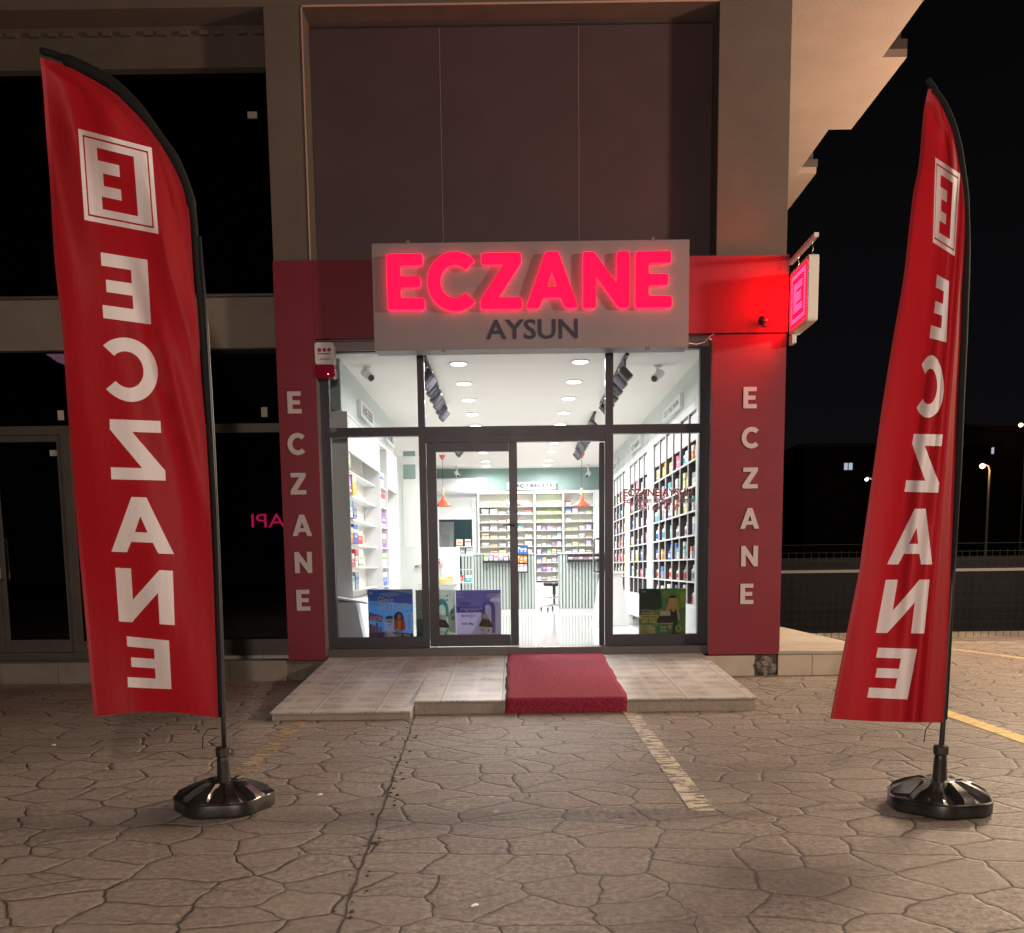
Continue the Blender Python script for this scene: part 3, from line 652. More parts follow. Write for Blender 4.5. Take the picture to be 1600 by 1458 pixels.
poster(671, 922, 712, 997.5, 9.642, (.30, .34, .33), 'grey green bottle poster on the closed door, left of the purple one', [((.05, .24, .25), arch(.48, .26, .12, .82, .45)), ((.18, .24, .21), [(.7, .15), (1, .1), (1, .75), (.85, .6), (.7, .5)]), ((.10, .20, .17), ell(.86, .55, .07, .05)), ((.10, .20, .17), ell(.9, .42, .09, .05)), ((.05, .05, .05), ell(.70, .88, .03, .018)), ((.05, .05, .05), ell(.80, .9, .02, .012)), ((.05, .05, .05), ell(.68, .79, .035, .02))]+bottle(.50, .24, .50, (.42, .50, .48))+[((.05, .30, .30), [(.48, .0), (.62, .0), (.72, .2), (.64, .2)]), ((.5, .55, .53), ((.68, .05), (.95, .09)))],
       [('Ocean', .34, .11, .56, .17, (.05, .2, .2)), ('D3K2', .80, .80, .98, .86, W1)])
poster(712.5, 922, 783, 996.5, 9.642, (.27, .27, .36), 'purple magnesium poster with a bottle, on the closed door glass',
       [((.15, .15, .32), [(0, .62), (.5, .62), (1, .95), (1, 1), (0, 1)]), ((.33, .33, .37), [(.3, 0), (1, 0), (1, .72), (.85, .8), (.5, .4)]), ((.12, .12, .25), arch(.715, .155, .09, .78, .10)), ((.07, .07, .28), [(0, .53), (.60, .53), (.64, .56), (.65, .60), (.62, .65), (0, .655)]), ((.40, .40, .43), [(.68, .84), (.70, .92), (.99, .92), (.99, .84)]), ((.10, .12, .3), [(.70, .88), (.725, .905), (.725, .855)])]+bottle(.66, .15, .50, (.42, .42, .42))+
       [((.10, .10, .12), ell(.72, .155, .02, .035)), ((.4, .4, .44), ((.11, .19), (.30, .20))), ((.4, .4, .44), ((.11, .155), (.34, .165))), ((.4, .4, .44), ((.11, .115), (.32, .125))), ((.06, .06, .1), ((.11, .04), (.22, .065)))],
       [('GÜNLÜK', .10, .69, .33, .76, (.06, .06, .16)), ('magnezyum', .10, .545, .60, .635, W1), ('desteğini', .11, .42, .43, .51, (.08, .08, .2)), ('200 Mg', .12, .26, .39, .32, (.02, .02, .03)), ('Ocean', .03, .92, .13, .965, W1), ('Geriatric', .03, .85, .17, .89, W1), ('Ocean', .53, .15, .62, .20, (.1, .1, .12)), ('Magnezyum', .76, .87, .91, .90, (.1, .12, .3))])
poster(998.5, 919.5, 1071.5, 994, 9.655, (.07, .13, .06), 'green poster of a blond woman behind a dark jar, right pane',
       [((.035, .06, .045), [(0, .45), (.5, .6), (.45, 1), (0, 1)]), ((.10, .20, .06), [(.3, .2), (.6, .3), (.5, .6), (.25, .5)]), ((.18, .30, .08), [(.7, .55), (1, .6), (1, 1), (.85, 1)]), ((.26, .40, .12), ell(.93, .82, .06, .12)), ((.14, .25, .07), ell(.58, .88, .1, .07)), ((.20, .32, .10), ell(.82, .92, .05, .05)), ((.30, .33, .14), [(0, 0), (.36, 0), (.34, .18), (.25, .24), (0, .24)]),
        ((.42, .27, .13), ell(.725, .72, .105, .155)), ((.42, .27, .13), [(.56, .52), (.63, .72), (.68, .6), (.66, .5)]), ((.42, .28, .14), [(.8, .52), (.83, .74), (.86, .55)]), ((.02, .03, .015), ell(.72, .80, .08, .06, 10, 0, 180)), ((.48, .27, .18), ell(.735, .735, .042, .065)), ((.012, .012, .012), [(.60, .0), (.60, .48), (.66, .555), (.80, .555), (.84, .42), (.80, .0)]), ((.48, .27, .18), [(.67, .56), (.735, .50), (.79, .56)]), ((.5, .3, .2), [(.80, .55), (.84, .55), (.88, .36), (.84, .32)])]+
       [((.36, .35, .33), ((.45, .43), (.67, .53))), ((.5, .49, .46), ((.46, .475), (.66, .49))), ((.012, .012, .014), [(.42, .42), (.67, .42), (.69, .38), (.70, .27), (.38, .27), (.40, .38)]), ((.30, .32, .28), ((.375, .255), (.73, .275))), ((.03, .16, .06), [(.375, .255), (.73, .255), (.70, 0), (.36, 0)]), ((.36, .26, .07), ell(.66, .195, .035, .05)), ((.38, .29, .08), [(.0, .37), (.40, .37), (.43, .41), (.40, .45), (0, .45)]), ((.30, .38, .08), ell(.84, .16, .062, .075)), ((.10, .16, .06), ell(.84, .16, .045, .055)), ((.10, .09, .03), ((.05, .21), (.16, .225))), ((.10, .09, .03), ((.05, .17), (.22, .18))), ((.10, .09, .03), ((.05, .12), (.26, .13))), ((.10, .09, .03), ((.05, .08), (.20, .09)))],
       [('Güncel yaşamın', .04, .52, .30, .565, W1), ('bağışıklık gücü', .04, .465, .32, .51, W1), ('Bromelain Complex', .06, .385, .39, .435, (.06, .05, .02)), ('3600 GDU', .04, .28, .37, .36, (.55, .45, .12)), ('Ocean', .05, .92, .14, .965, W1), ('Ocean', .46, .165, .58, .22, W1), ('Bromelain', .46, .10, .60, .14, W1), ('Complex', .46, .03, .60, .07, W1)])

# ================================================================== ramp and carpet
RP = thing('entrance_ramp', 'sloping concrete ramp tiled with grey ornamental tiles up to the shop door', 'ramp', (0, 8.3, 0))
def slope(name, x0f, x1f, x0b, x1b, yf, yb, zf, zbk, m_top, par):
    m = MB(); t = .012
    m.add([(x0f, yf, zf), (x1f, yf, zf), (x1b, yb, zbk), (x0b, yb, zbk), (x0f, yf, zf-t), (x1f, yf, zf-t), (x1b, yb, zbk-t), (x0b, yb, zbk-t)],
          [(0, 1, 2, 3), (4, 7, 6, 5), (0, 4, 5, 1), (1, 5, 6, 2), (2, 6, 7, 3), (3, 7, 4, 0)])
    return m.build(name, m_top, par)
yb_ = 9.495
slope('tiled_surface', -1.90, -.815, -1.955, -.815, 6.93, yb_, .065, .238, MAT['deco'], RP)
slope('tiled_surface', -.813, 1.925, -.813, 1.955, 7.18, yb_, .105, .238, MAT['deco'], RP)
ce = mat('cast_concrete_edge', (.30, .26, .215), .9, var=.18, vscale=9, bump=.6, bscale=50)
def core(xf0, xf1, xb0, xb1, yf, zf):
    m = MB(); e = .013
    m.add([(xf0, yf, 0), (xf1, yf, 0), (xb1, yb_, 0), (xb0, yb_, 0), (xf0, yf, zf-e), (xf1, yf, zf-e), (xb1, yb_, .238-e), (xb0, yb_, .238-e)],
          [(0, 3, 2, 1), (4, 5, 6, 7), (0, 1, 5, 4), (1, 2, 6, 5), (2, 3, 7, 6), (3, 0, 4, 7)])
    return m.build('concrete_core', ce, RP)
core(-1.89, -.818, -1.945, -.818, 6.94, .065); core(-.812, 1.915, -.812, 1.945, 7.19, .105)
# carpet: follows the slope and folds down the front edge
cm = bpy.data.materials.new('red_carpet_pile'); cm.use_nodes = True; nt = cm.node_tree; b = nt.nodes['Principled BSDF']
tc = N(nt, 'TexCoord'); n1 = N(nt, 'TexNoise', i_Scale=120.0, i_Detail=3.0); nt.links.new(tc.outputs['Object'], n1.inputs['Vector'])
n2 = N(nt, 'TexNoise', i_Scale=3.0, i_Detail=3.0); nt.links.new(tc.outputs['Object'], n2.inputs['Vector'])
c_ = mixc(nt, sstep(nt, n1.outputs[0], .4, .62), (.13, .005, .018), (.40, .025, .07)); c_ = mixc(nt, math_(nt, 'MULTIPLY', n2.outputs[0], .35), c_, (.22, .01, .03))
nt.links.new(c_, b.inputs['Base Color']); b.inputs['Roughness'].default_value = .95
bp = N(nt, 'Bump'); bp.inputs['Strength'].default_value = 1; bp.inputs['Distance'].default_value = .012; nt.links.new(n1.outputs[0], bp.inputs['Height']); nt.links.new(bp.outputs[0], b.inputs['Normal'])
def carpet(u, v):            # u across 0..1, v along 0 back .. 1
    L1 = 2.30; s_ = v*(L1+.14)
    if s_ < L1: y = yb_-.01-s_; z = .238-(.133/2.315)*s_
    else: y = 7.172-.004; z = .105-(s_-L1)
    r_ = .018; wob = .006*math.sin(v*17+u*3)+.004*math.sin(v*41)
    x = -.085+u*.995+(wob if u < .5 else -wob*.8)
    return (x-(.02*v*u), y, max(z+.012, .004))
cmb = MB(); nu, nv = 24, 90
vs = [carpet(i/nu, j/nv) for j in range(nv+1) for i in range(nu+1)]
cmb.add(vs, [(j*(nu+1)+i, j*(nu+1)+i+1, (j+1)*(nu+1)+i+1, (j+1)*(nu+1)+i) for j in range(nv) for i in range(nu)])
co = cmb.build('red_carpet', cm, smooth=True); tag(co, 'red pile carpet runner laid down the ramp to the open door', 'carpet')
sm = co.modifiers.new('thick', 'SOLIDIFY'); sm.thickness = .009; sm.offset = 0

# ================================================================== pharmacy interior
I = thing('pharmacy_interior', 'bright white shop room with sage walls, glossy tiled floor and flat ceiling behind the glazing', 'shop interior', (0, 15, .25))
FZ, CZ, BY = .25, 3.40, 21.2
box('floor', FLOOR, -3.6, 2.35, 9.695, 24, .15, FZ, I)
box('ceiling', ceil_m, -3.6, 2.35, 9.80, BY, CZ, CZ+.05, I)
box('ceiling_bulkhead', ceil_m, -2.1, 2.35, 9.80, 9.83, CZ+.051, 3.62, I)
box('ceiling_bulkhead', ceil_m, -2.1, 2.35, 9.69, 9.80, 3.58, 3.62, I)
box('wall', white_w, 2.051, 2.35, 9.84, BY, 2.905, CZ, I)           # soffit band above the right shelves
box('wall', mat('sage_light_wall', (.60, .66, .64), .8), 2.045, 2.0505, 9.84, BY, 2.906, CZ-.001, I)
box('wall', white_w, 2.30, 2.36, 9.69, BY, FZ, 2.9, I)
box('wall', white_w, -2.12, -2.04, 9.69, 14.3, FZ, CZ, I)
box('wall', MAT['sage_light_wall'], -2.035, -1.85, 10.081, 14.3, 2.87, CZ-.001, I)
box('wall', teal, -2.035, -1.852, 10.07, 10.08, 2.87, CZ-.001, I)
box('wall', pale_green, -2.6, -1.93, 14.96, 15.02, FZ, CZ, I)
box('wall', white_w, -2.62, -2.55, 14.3, 15.0, FZ, CZ, I)
box('wall', white_w, -3.6, -3.55, 15, BY, FZ, CZ, I)
box('wall', teal, -3.6, 2.3, BY, BY+.08, 2.87, CZ, I)
wx0, wx1, wz0, wz1 = rect(684, 810, 741, 900, 21.0)
box('wall', white_w, -3.6, wx0, 21.0, 21.08, FZ, 2.86, I); box('wall', white_w, wx1, -.80, 21.0, 21.08, FZ, 2.86, I)
box('wall', white_w, wx0+.001, wx1-.001, 21.0, 21.08, 2.27, 2.86, I)
box('door_casing', white_l, wx0-.02, wx0+.04, 20.97, 20.999, FZ, 2.75, I); box('door_casing', white_l, wx1-.04, wx1+.06, 20.97, 20.999, FZ, 2.75, I)
box('door_casing', white_l, wx0+.041, wx1-.041, 20.97, 20.999, 2.25, 2.33, I)
box('wall', mat('deep_teal_wall', (.10, .185, .20), .7), -3.6, -.7, 23, 23.05, FZ, 3, I)
box('wall', MAT['deep_teal_wall'], -.72, -.66, 21.14, 23, FZ, 3, I)
cab = box('store_cupboard', white_l, wx0-.3, wx0+.30, 22.0, 22.3, FZ, 2.25, I, .004)
box('glass_front', grey_side, wx0+.03, wx0+.2, 21.99, 21.999, .5, 1.95, cab)
# glazed office door facing the street on the left
OD = thing('office_door', 'white framed inner door with sage glass light beyond the left shelves', 'door', (-1.75, 15, .25))
ox0, ox1 = -1.93, -1.50
box('door_frame', white_l, ox0, ox0+.07, 14.94, 15.0, FZ, 2.95, OD, .003); box('door_frame', white_l, ox0+.071, ox1, 14.94, 15.0, 2.82, 2.95, OD, .003)
box('leaf', mat('mint_leaf', (.66, .72, .68), .4), ox0+.071, ox1, 14.955, 14.99, FZ, 2.819, OD)
x0, x1, z0, z1 = rect(630, 705, 649, 748, 14.95)
box('glass_light', teal, x0, x1, 14.945, 14.954, z0, z1, OD)
x0, x1, z0, z1 = rect(630, 748, 652, 855, 14.95)
box('lower_light', mat('frosted', (.72, .76, .72), .3), x0, x1, 14.945, 14.954, z0, z1-.01, OD)
box('handle', dgrey, ox1-.12, ox1-.02, 14.90, 14.944, 1.18, 1.20, OD)

# ---------- ceiling lights
def downlight(x, y, side, k):
    o = thing('ceiling_downlight', f'round ceiling downlight, {ORD[k]} from the window in the {side} row', 'downlight', (x, y, CZ), 'ceiling downlights')
    MB().lathe([(.088, -.012), (.104, -.010), (.108, -.0015), (.088, -.0015)], (x, y, CZ), 28).build('trim_ring', white_l, o)
    MB().lathe([(.086, -.013), (.086, -.0135)], (x, y, CZ), 28).build('diffuser', downl, o)
    ld = bpy.data.lights.new('downlight_beam', 'AREA'); ld.shape = 'DISK'; ld.size = .17; ld.energy = DOWN_W; ld.color = (1, .972, .965); ld.spread = math.radians(165)
    lo = bpy.data.objects.new('downlight_beam', ld); COL.objects.link(lo); lo.parent = o; lo.location = (0, 0, -.02)
ORD = ['first', 'second', 'third', 'fourth', 'fifth', 'sixth', 'seventh', 'eighth', 'ninth', 'tenth', 'eleventh', 'twelfth', 'thirteenth', 'fourteenth', 'fifteenth', 'sixteenth', 'seventeenth', 'eighteenth']
for k, y in enumerate([10.36, 11.45, 12.55, 13.7, 14.8, 15.9, 17.0, 18.2, 19.7, 20.6]):
    downlight(-.59, y, 'left', k); downlight(.75, y-.03, 'right', k)

o_ = thing('ceiling_downlight', 'added unseen lamp brightening the small teal room behind the back doorway', 'downlight', (-1.3, 22.0, 2.9))
MB().lathe([(.086, -.01), (.1, -.008), (.1, -.001)], (-1.3, 22.0, 2.9), 20).build('diffuser', downl, o_)
ld = bpy.data.lights.new('downlight_beam', 'AREA'); ld.shape = 'DISK'; ld.size = .17; ld.energy = 9  # lamp added to lift the dark back room; none is seen there
lo = bpy.data.objects.new('downlight_beam', ld); COL.objects.link(lo); lo.parent = o_; lo.location = (0, 0, -.02)
def track_head(x, y, sd, label):
    o = thing('track_spotlight', label, 'spotlight', (x, y, CZ), 'black track spotlights')
    MB().ring([(x, y, CZ-.03), (x, y, CZ-.12)], .011, 8).build('stem', dgrey, o)
    m = MB(); a = Vector((x-sd*.045, y, CZ-.12)); b_ = Vector((x+sd*.05, y-.02, CZ-.235))
    m.ring([a, a.lerp(b_, .06), a.lerp(b_, .96), b_], [.044, .05, .05, .047], 14)
    m.build('lamp_head', dgrey, o, smooth=False)
def rail(x, y0, y1, label):
    o = box('light_track', dgrey, x-.018, x+.018, y0, y1, CZ-.03, CZ-.001); tag(o, label, 'light track')
rail(-.93, 9.95, 12.9, 'black ceiling track nearest the window in the left row')
rail(-.98, 15.9, 17.2, 'short black ceiling track deeper in the left row')
rail(1.22, 9.95, 12.9, 'black ceiling track nearest the window in the right row')
rail(1.20, 13.6, 17.8, 'long black ceiling track deeper in the right row')
for k in range(7): track_head(-.93, 10.15+k*.43, -1, f'black track spotlight, {ORD[k]} from the window on the left track')
for k in range(2): track_head(-.96, 16.4+k*.4, -1, f'black track spotlight, {ORD[k]} of the deeper left pair')
for k in range(6): track_head(1.22, 10.15+k*.45, 1, f'black track spotlight, {ORD[k]} from the window on the right track')
for k in range(10): track_head(1.20, 13.8+k*.41, 1, f'black track spotlight, {ORD[k]} along the deeper right track')

def cctv(px, py, Y, sd, label):
    c = P(px, py, Y)
    o = thing('security_camera', label, 'security camera', (c.x, c.y, CZ), 'ceiling security cameras')
    m = MB(); m.lathe([(.045, -.001), (.045, -.015), (.02, -.022)], (c.x, c.y, CZ), 16); m.ring([(c.x, c.y, CZ-.02), (c.x+sd*.01, c.y, c.z+.03)], .016, 8); m.build('mount', white_l, o)
    a = Vector((c.x-sd*.05, c.y+.05, c.z+.045)); b_ = Vector((c.x+sd*.055, c.y-.09, c.z-.05))
    MB().ring([a, a.lerp(b_, .08), a.lerp(b_, .92), b_], [.03, .044, .046, .043], 14).build('body', white_l, o, smooth=False)
    MB().ring([b_, b_+(b_-a).normalized()*.012], [.035, .033], 14).build('lens', dgrey, o)
cctv(574, 586, 10.5, 1, 'white bullet camera on the ceiling behind the left upper pane')
cctv(1028, 587, 10.6, -1, 'white bullet camera on the ceiling behind the right upper pane')
cctv(714, 741, 20.6, .6, 'small white camera on the back wall above the air conditioner')
cctv(919, 741, 20.6, -.6, 'small white camera high on the back wall right of the red pendant')

def pendant(px, py, Y, label):
    c = P(px, py, Y); x, y = c.x, c.y
    o = thing('pendant_lamp', label, 'pendant lamp', (x, y, CZ), 'orange pendant lamps')
    MB().lathe([(.065, -.001), (.06, -.02), (.015, -.09)], (x, y, CZ), 18).build('ceiling_cup', orange_m, o, smooth=False)
    MB().ring([(x, y, CZ-.09), (x, y, c.z+.33)], .004, 6).build('cable', dgrey, o)
    MB().lathe([(.02, .36), (.034, .34), (.02, .30), (.014, .295), (.036, .27), (.03, .235), (.012, .21)], (x, y, c.z), 14).build('finial', mat('beech', (.6, .5, .35), .5), o)
    MB().lathe([(.012, .215), (.03, .17), (.05, .11), (.16, .02), (.165, 0), (.155, .0), (.045, .10), (.025, .16), (.01, .205)], (x, y, c.z), 26).build('lamp_shade', orange_m, o)
pendant(692.5, 791, 18.6, 'orange cone pendant lamp hanging in front of the air conditioner')
pendant(803, 790, 18.6, 'orange cone pendant lamp mostly hidden by the door stile')
pendant(909, 791, 18.6, 'orange cone pendant lamp hanging over the right counter')

AC = thing('air_conditioner', 'white wall air conditioner on the sage back wall', 'air conditioner', (0, 21, 2.8))
x0, x1, z0, z1 = rect(671, 747.5, 761, 772, 20.85)
box('housing', white_l, x0, x1, 20.85, 21.19, z0, z1, AC, .02); box('louvre', grey_side, x0+.05, x1-.1, 20.835, 20.849, z0+.03, z0+.07, AC)
x0, x1, z0, z1 = rect(792, 753, 869, 765, 21.1)
WS = thing('wall_sign', 'white prescription counter sign on the sage back wall', 'sign', (x0, 21.1, z0))
box('board', mat('sign_board_grey_white', (.42, .43, .43), .5), x0, x1, 21.10, 21.19, z0, z1, WS); text_fit('İLAÇ / REÇETE', x0+.05, x1-.07, z0+.035, z1-.025, 21.099, 'lettering', navy, WS, .04)
def side_sign(X, y0, y1, z0, z1, s, label, sd):
    o = thing('wall_sign', label, 'sign', (X, y0, z0)); box('board', white_l, X, X+sd*.05, y0, y1, z0, z1, o, .003)
    fX = X-sd*.001
    inv = sd > 0    # on the right wall the words run towards the window
    text_fit(s, (y1-.1 if inv else y0+.1), (y0+.1 if inv else y1-.1), z0+.035, z1-.035, fX, 'lettering', navy, o, .02, plane='x')
side_sign(1.995, 11.15, 12.4, 3.03, 3.20, 'CİLT / SAÇ BAKIM', 'white word sign nearest the window, high on the right wall', 1)
side_sign(1.995, 14.6, 15.8, 3.03, 3.20, 'VİTAMİN', 'white word sign in the middle of the right wall', 1)
side_sign(1.995, 17.8, 18.8, 3.03, 3.20, 'SAĞLIK', 'white word sign deepest on the right wall', 1)
side_sign(-1.80, 11.1, 12.1, 2.97, 3.16, 'ANNE BEBEK', 'white word sign nearest the window, high on the left wall', -1)
side_sign(-1.80, 13.3, 14.1, 2.97, 3.16, 'DERMO', 'white word sign farther along the left wall', -1)

# ---------- wall shelving
ZR = [2.30, 2.02, 1.75, 1.49, 1.23, .98, .72]
def shelf_right(y0, y1, n, label):
    o = thing('wall_shelf', label, 'shelf unit', (2.1, (y0+y1)/2, FZ), 'black backed shelving on the right wall')
    box('back_panel', black_back, 2.27, 2.295, y0, y1, .72, 2.82, o)
    box('header', white_l, 1.95, 2.29, y0, y1, 2.815, 2.90, o)
    dv = MB(); st = (y1-y0)/n
    for i in range(n+1):
        yy = y0+i*st; a, b_ = (yy-.011 if i else yy), (yy+.011 if i < n else yy+.002)
        dv.cur = 0; dv.box(1.952, 1.9625, a, b_, .721, 2.814); dv.cur = 1; dv.box(1.963, 2.268, a, b_, .721, 2.814)
    dv.build('divider', [white_l, black_back], o)
    for i in range(n): box('cupboard_door', white_l, 1.975, 1.99, y0+i*st+.03, y0+(i+1)*st-.013, 2.51, 2.79, o)
    for z in ZR[:-1]:
        sh = MB()
        for i in range(n):
            sh.cur = 0; sh.box(1.955, 1.967, y0+i*st+.012, y0+(i+1)*st-.012, z-.018, z)
            sh.cur = 1; sh.box(1.9675, 2.267, y0+i*st+.012, y0+(i+1)*st-.012, z-.018, z)
        sh.build('shelf_board', [white_l, black_back], o)
    box('base_cupboard', white_l, 1.96, 2.29, y0, y1, .34, .715, o); box('toe_kick', black_back, 2.02, 2.28, y0, y1, .252, .339, o)
    return o
shelf_right(9.86, 12.92, 6, 'black backed white shelving bay nearest the window on the right wall')
shelf_right(13.42, 15.55, 4, 'black backed white shelving bay in the middle of the right wall')
shelf_right(16.1, 18.05, 4, 'black backed white shelving bay deepest on the right wall')
def pil(y0, y1, label):
    o = thing('pilaster', label, 'pilaster', (2, y0, FZ), 'pilasters between shelves')
    box('post', white_l, 1.94, 2.29, y0, y1, FZ, 2.90, o); box('inlay', mat('mint_inlay', (.55, .66, .62), .4), 1.936, 1.9395, y0+.12*(y1-y0), y1-.3*(y1-y0), .5, 2.72, o)
pil(9.70, 9.858, 'white pilaster at the window end of the right shelving')
pil(12.925, 13.415, 'white pilaster with mint inlay between near and middle shelving bays')
pil(15.555, 16.095, 'white pilaster with mint inlay between middle and deep shelving bays')
pil(18.055, 18.5, 'white pilaster at the counter end of the right shelving')
o = thing('wall_shelf', 'tall white lit shelving along the left wall behind the left pane', 'shelf unit', (-1.9, 12, FZ))
box('side_panel', grey_side, -2.035, -1.79, 10.081, 10.10, FZ, 2.85, o)
box('back_panel', mat('cream_back', (.85, .82, .76), .6), -2.034, -2.02, 10.101, 14.28, FZ, 2.85, o)
box('header', white_l, -2.019, -1.79, 10.101, 14.28, 2.82, 2.85, o)
for i in range(4): box('cupboard_door', white_l, -1.81, -1.795, 10.12+i*.58, 10.12+(i+1)*.58-.012, 2.44, 2.815, o)
box('cupboard_door', white_l, -1.81, -1.795, 13.2, 14.26, 2.3, 2.815, o)
for y in (12.45, 13.12, 14.26): box('divider', white_l, -2.019, -1.793, y, y+.03, .8, 2.818, o)
box('niche_back', grey_side, -2.018, -2.005, 12.481, 13.119, .8, 2.6, o)
ZL = [2.27, 2.0, 1.73, 1.45, 1.18, .92]
for z in ZL:
    for a, b_ in ((10.102, 12.449), (12.482, 13.119)): box('shelf_board', white_l, -2.017 if a < 12 else -2.004, -1.86 if a < 12 else -1.80, a, b_, z-.014, z, o)
box('base_cupboard', white_l, -2.017, -1.80, 10.102, 14.28, FZ, .8, o)
DB = thing('display_bench', 'low white bench with a slanted flap behind the left pane', 'display bench', (-1.85, 9.95, FZ))
MB().prism([(-1.93, FZ), (-1.62, FZ), (-1.72, .80), (-1.93, .80)], 'y', 9.86, 10.06).build('cabinet', grey_side, DB)
MB().prism([(-1.945, .862), (-1.60, .80), (-1.60, .78), (-1.945, .84)], 'y', 9.83, 10.07).build('bench_top', white_l, DB, bevel=.003)

# back wall shelving
o = thing('wall_shelf', 'white medicine shelving across the back wall', 'shelf unit', (.5, 20.9, FZ))
bx0, bx1 = -.80, 1.82
box('back_panel', mat('glow_back', (.88, .86, .76), .5), bx0, bx1, 21.10, 21.12, FZ, 2.80, o)
box('header', white_l, bx0-.02, bx1+.02, 20.83, 21.12, 2.802, 2.86, o)
XB = [bx0, .47, 1.12, bx1]
for x in XB: box('divider', white_l, x-.018, x+.018, 20.84, 21.098, FZ, 2.80, o)
ZK = [2.52, 2.35, 2.165, 1.98, 1.80, 1.62, 1.44, 1.25, 1.05, .85]
for z in ZK:
    for a, b_ in zip(XB[:-1], XB[1:]): box('shelf_board', white_l, a+.019, b_-.019, 20.86, 21.098, z-.012, z, o)
box('base_cupboard', white_l, bx0, bx1, 20.845, 21.098, FZ, .8, o)
box('side_post', white_l, 1.83, 2.29, 20.84, 21.15, FZ, 2.868, I)

# ---------- goods: cartons and bottles, every one an object
PALC = {'white': (.78, .78, .76), 'cream': (.75, .68, .5), 'yellow': (.80, .52, .03), 'blue': (.05, .16, .55), 'red': (.62, .04, .05), 'orange': (.8, .22, .04), 'purple': (.30, .08, .42), 'teal': (.08, .42, .46), 'pink': (.75, .12, .35), 'green': (.25, .48, .08), 'grey': (.35, .35, .38), 'lilac': (.45, .40, .62)}
PM = {}; rr = random.Random(3)
ACC = {'white': ['blue', 'red', 'green', 'grey', 'teal', 'orange', 'lilac'], 'cream': ['red', 'grey', 'green'], 'grey': ['white', 'blue', 'red']}
def proto(kind, c):
    ac = rr.choice(ACC.get(c, ['white', 'cream'])); vr = rr.randrange(3); key = (kind, c, ac, vr)
    if key in PM: return PM[key]
    col = mat('print_'+c, PALC[c], .4); acc = mat('print_'+ac, PALC[ac], .4)
    m = MB()
    if kind == 'carton':
        m.box(-.5, .5, -.5, .5, 0, 1); m.cur = 1
        za_, zb_2 = ((.56, .74), (.08, .22), (.62, .98))[vr]
        m.box(-.5, .5, -.51, .51, za_, zb_2); m.box(-.51, .51, -.5, .5, za_, zb_2)
        for q, (t0, t1, wq) in enumerate(((.34, .40, .30), (.46, .50, .22)) if vr != 1 else ((.45, .60, .32), (.70, .74, .2))): m.box(-wq, wq, -.508, .508, t0, t1); m.box(-.508, .508, -wq, wq, t0, t1)
    else:
        m.lathe([(.46, 0), (.5, .03), (.5, .66), (.40, .74), (.22, .78)], seg=14); m.lathe([(.28, .785), (.29, .8), (.28, 1)], seg=14)
        m.cur = 1; m.lathe([(.506, .16), (.506, .5)], seg=14)
    me_o = m.build(kind, [col, acc]); me = me_o.data; bpy.data.objects.remove(me_o)
    PM[key] = me; return me
goods_n = 0
def good(kind, c, x, y, z, sx, sy, sz, where):
    global goods_n
    goods_n += 1
    nm = 'medicine_carton' if kind == 'carton' else 'medicine_bottle'
    o = bpy.data.objects.new(nm, proto(kind, c)); COL.objects.link(o); o.location = (x, y, z+.0005); o.scale = (sx, sy, sz)
    o.rotation_euler = (0, 0, random.uniform(-.06, .06))
    tag(o, f'{c} {kind} {where}', 'carton' if kind == 'carton' else 'bottle', 'goods on the pharmacy shelves')
POS = {1: ['alone in its cell'], 2: ['nearer one', 'farther one'], 3: ['nearest of three', 'middle of three', 'farthest of three']}
near_c = [['orange', 'white', 'pink', 'yellow', 'yellow', 'cream'], ['orange', 'cream', 'blue', 'teal', 'white', 'white'], ['white', 'green', 'cream', 'white', 'lilac', 'teal'], ['lilac', 'white', 'white', 'teal', 'pink', 'yellow'], ['white', 'white', 'grey', 'blue', 'yellow', 'blue'], ['white', 'orange', 'white', 'cream', 'green', 'blue'], ['white', 'white', 'lilac', 'cream', 'yellow', 'white']]
for i in range(6):
    yy = 9.86+i*.51
    for j, z in enumerate(ZR):
        nn = 3 if j in (0, 2, 4) else 2
        for k in range(nn):
            c = near_c[j][i] if k != 1 or j == 0 else rr.choice(['white', 'white', 'cream', 'grey', near_c[j][i]])
            kind = 'bottle' if (j >= 3 and rr.random() < .5) or rr.random() < .15 else 'carton'
            wdt = .41/nn; hh = rr.uniform(.13, .215); d = rr.uniform(.07, .11)
            good(kind, c, 1.975+d/2+rr.uniform(0, .02), yy+.05+wdt*(k+.5), z if j < 6 else .7205, d, wdt*.82 if kind == 'carton' else min(wdt*.8, d), hh,
                 f'on {ORD[j]} shelf, {ORD[i]} column from the window, near right bay, {POS[nn][k]}')
for b_i, (y0, st, n, nm) in enumerate(((13.42, .5325, 4, 'middle'), (16.1, .4875, 4, 'deep'))):
    for i in range(n):
        for j, z in enumerate(ZR[:-1]):
            c = rr.choice(['white', 'white', 'white', 'cream', 'blue', 'orange', 'pink', 'teal', 'lilac', 'red', 'yellow']); hh = rr.uniform(.12, .2)
            good('carton' if rr.random() < .7 else 'bottle', c, 2.02, y0+(i+.45)*st, z, .1, rr.uniform(.12, .3), hh, f'on {ORD[j]} shelf, {ORD[i]} column of the {nm} right bay')
def back_row(a, b_, z, n, cols, h0, h1, bay, j, fill=.8):
    wdt = (b_-a)/n
    for k in range(n):
        c = rr.choice(cols); good('carton', c, a+wdt*(k+.5), 20.93, z, wdt*fill, .1, rr.uniform(h0, h1), f'on {ORD[j]} back wall shelf, {bay} bay, {ORD[k]} from the left')
mixc_ = ['white', 'white', 'grey', 'cream', 'white', 'lilac']
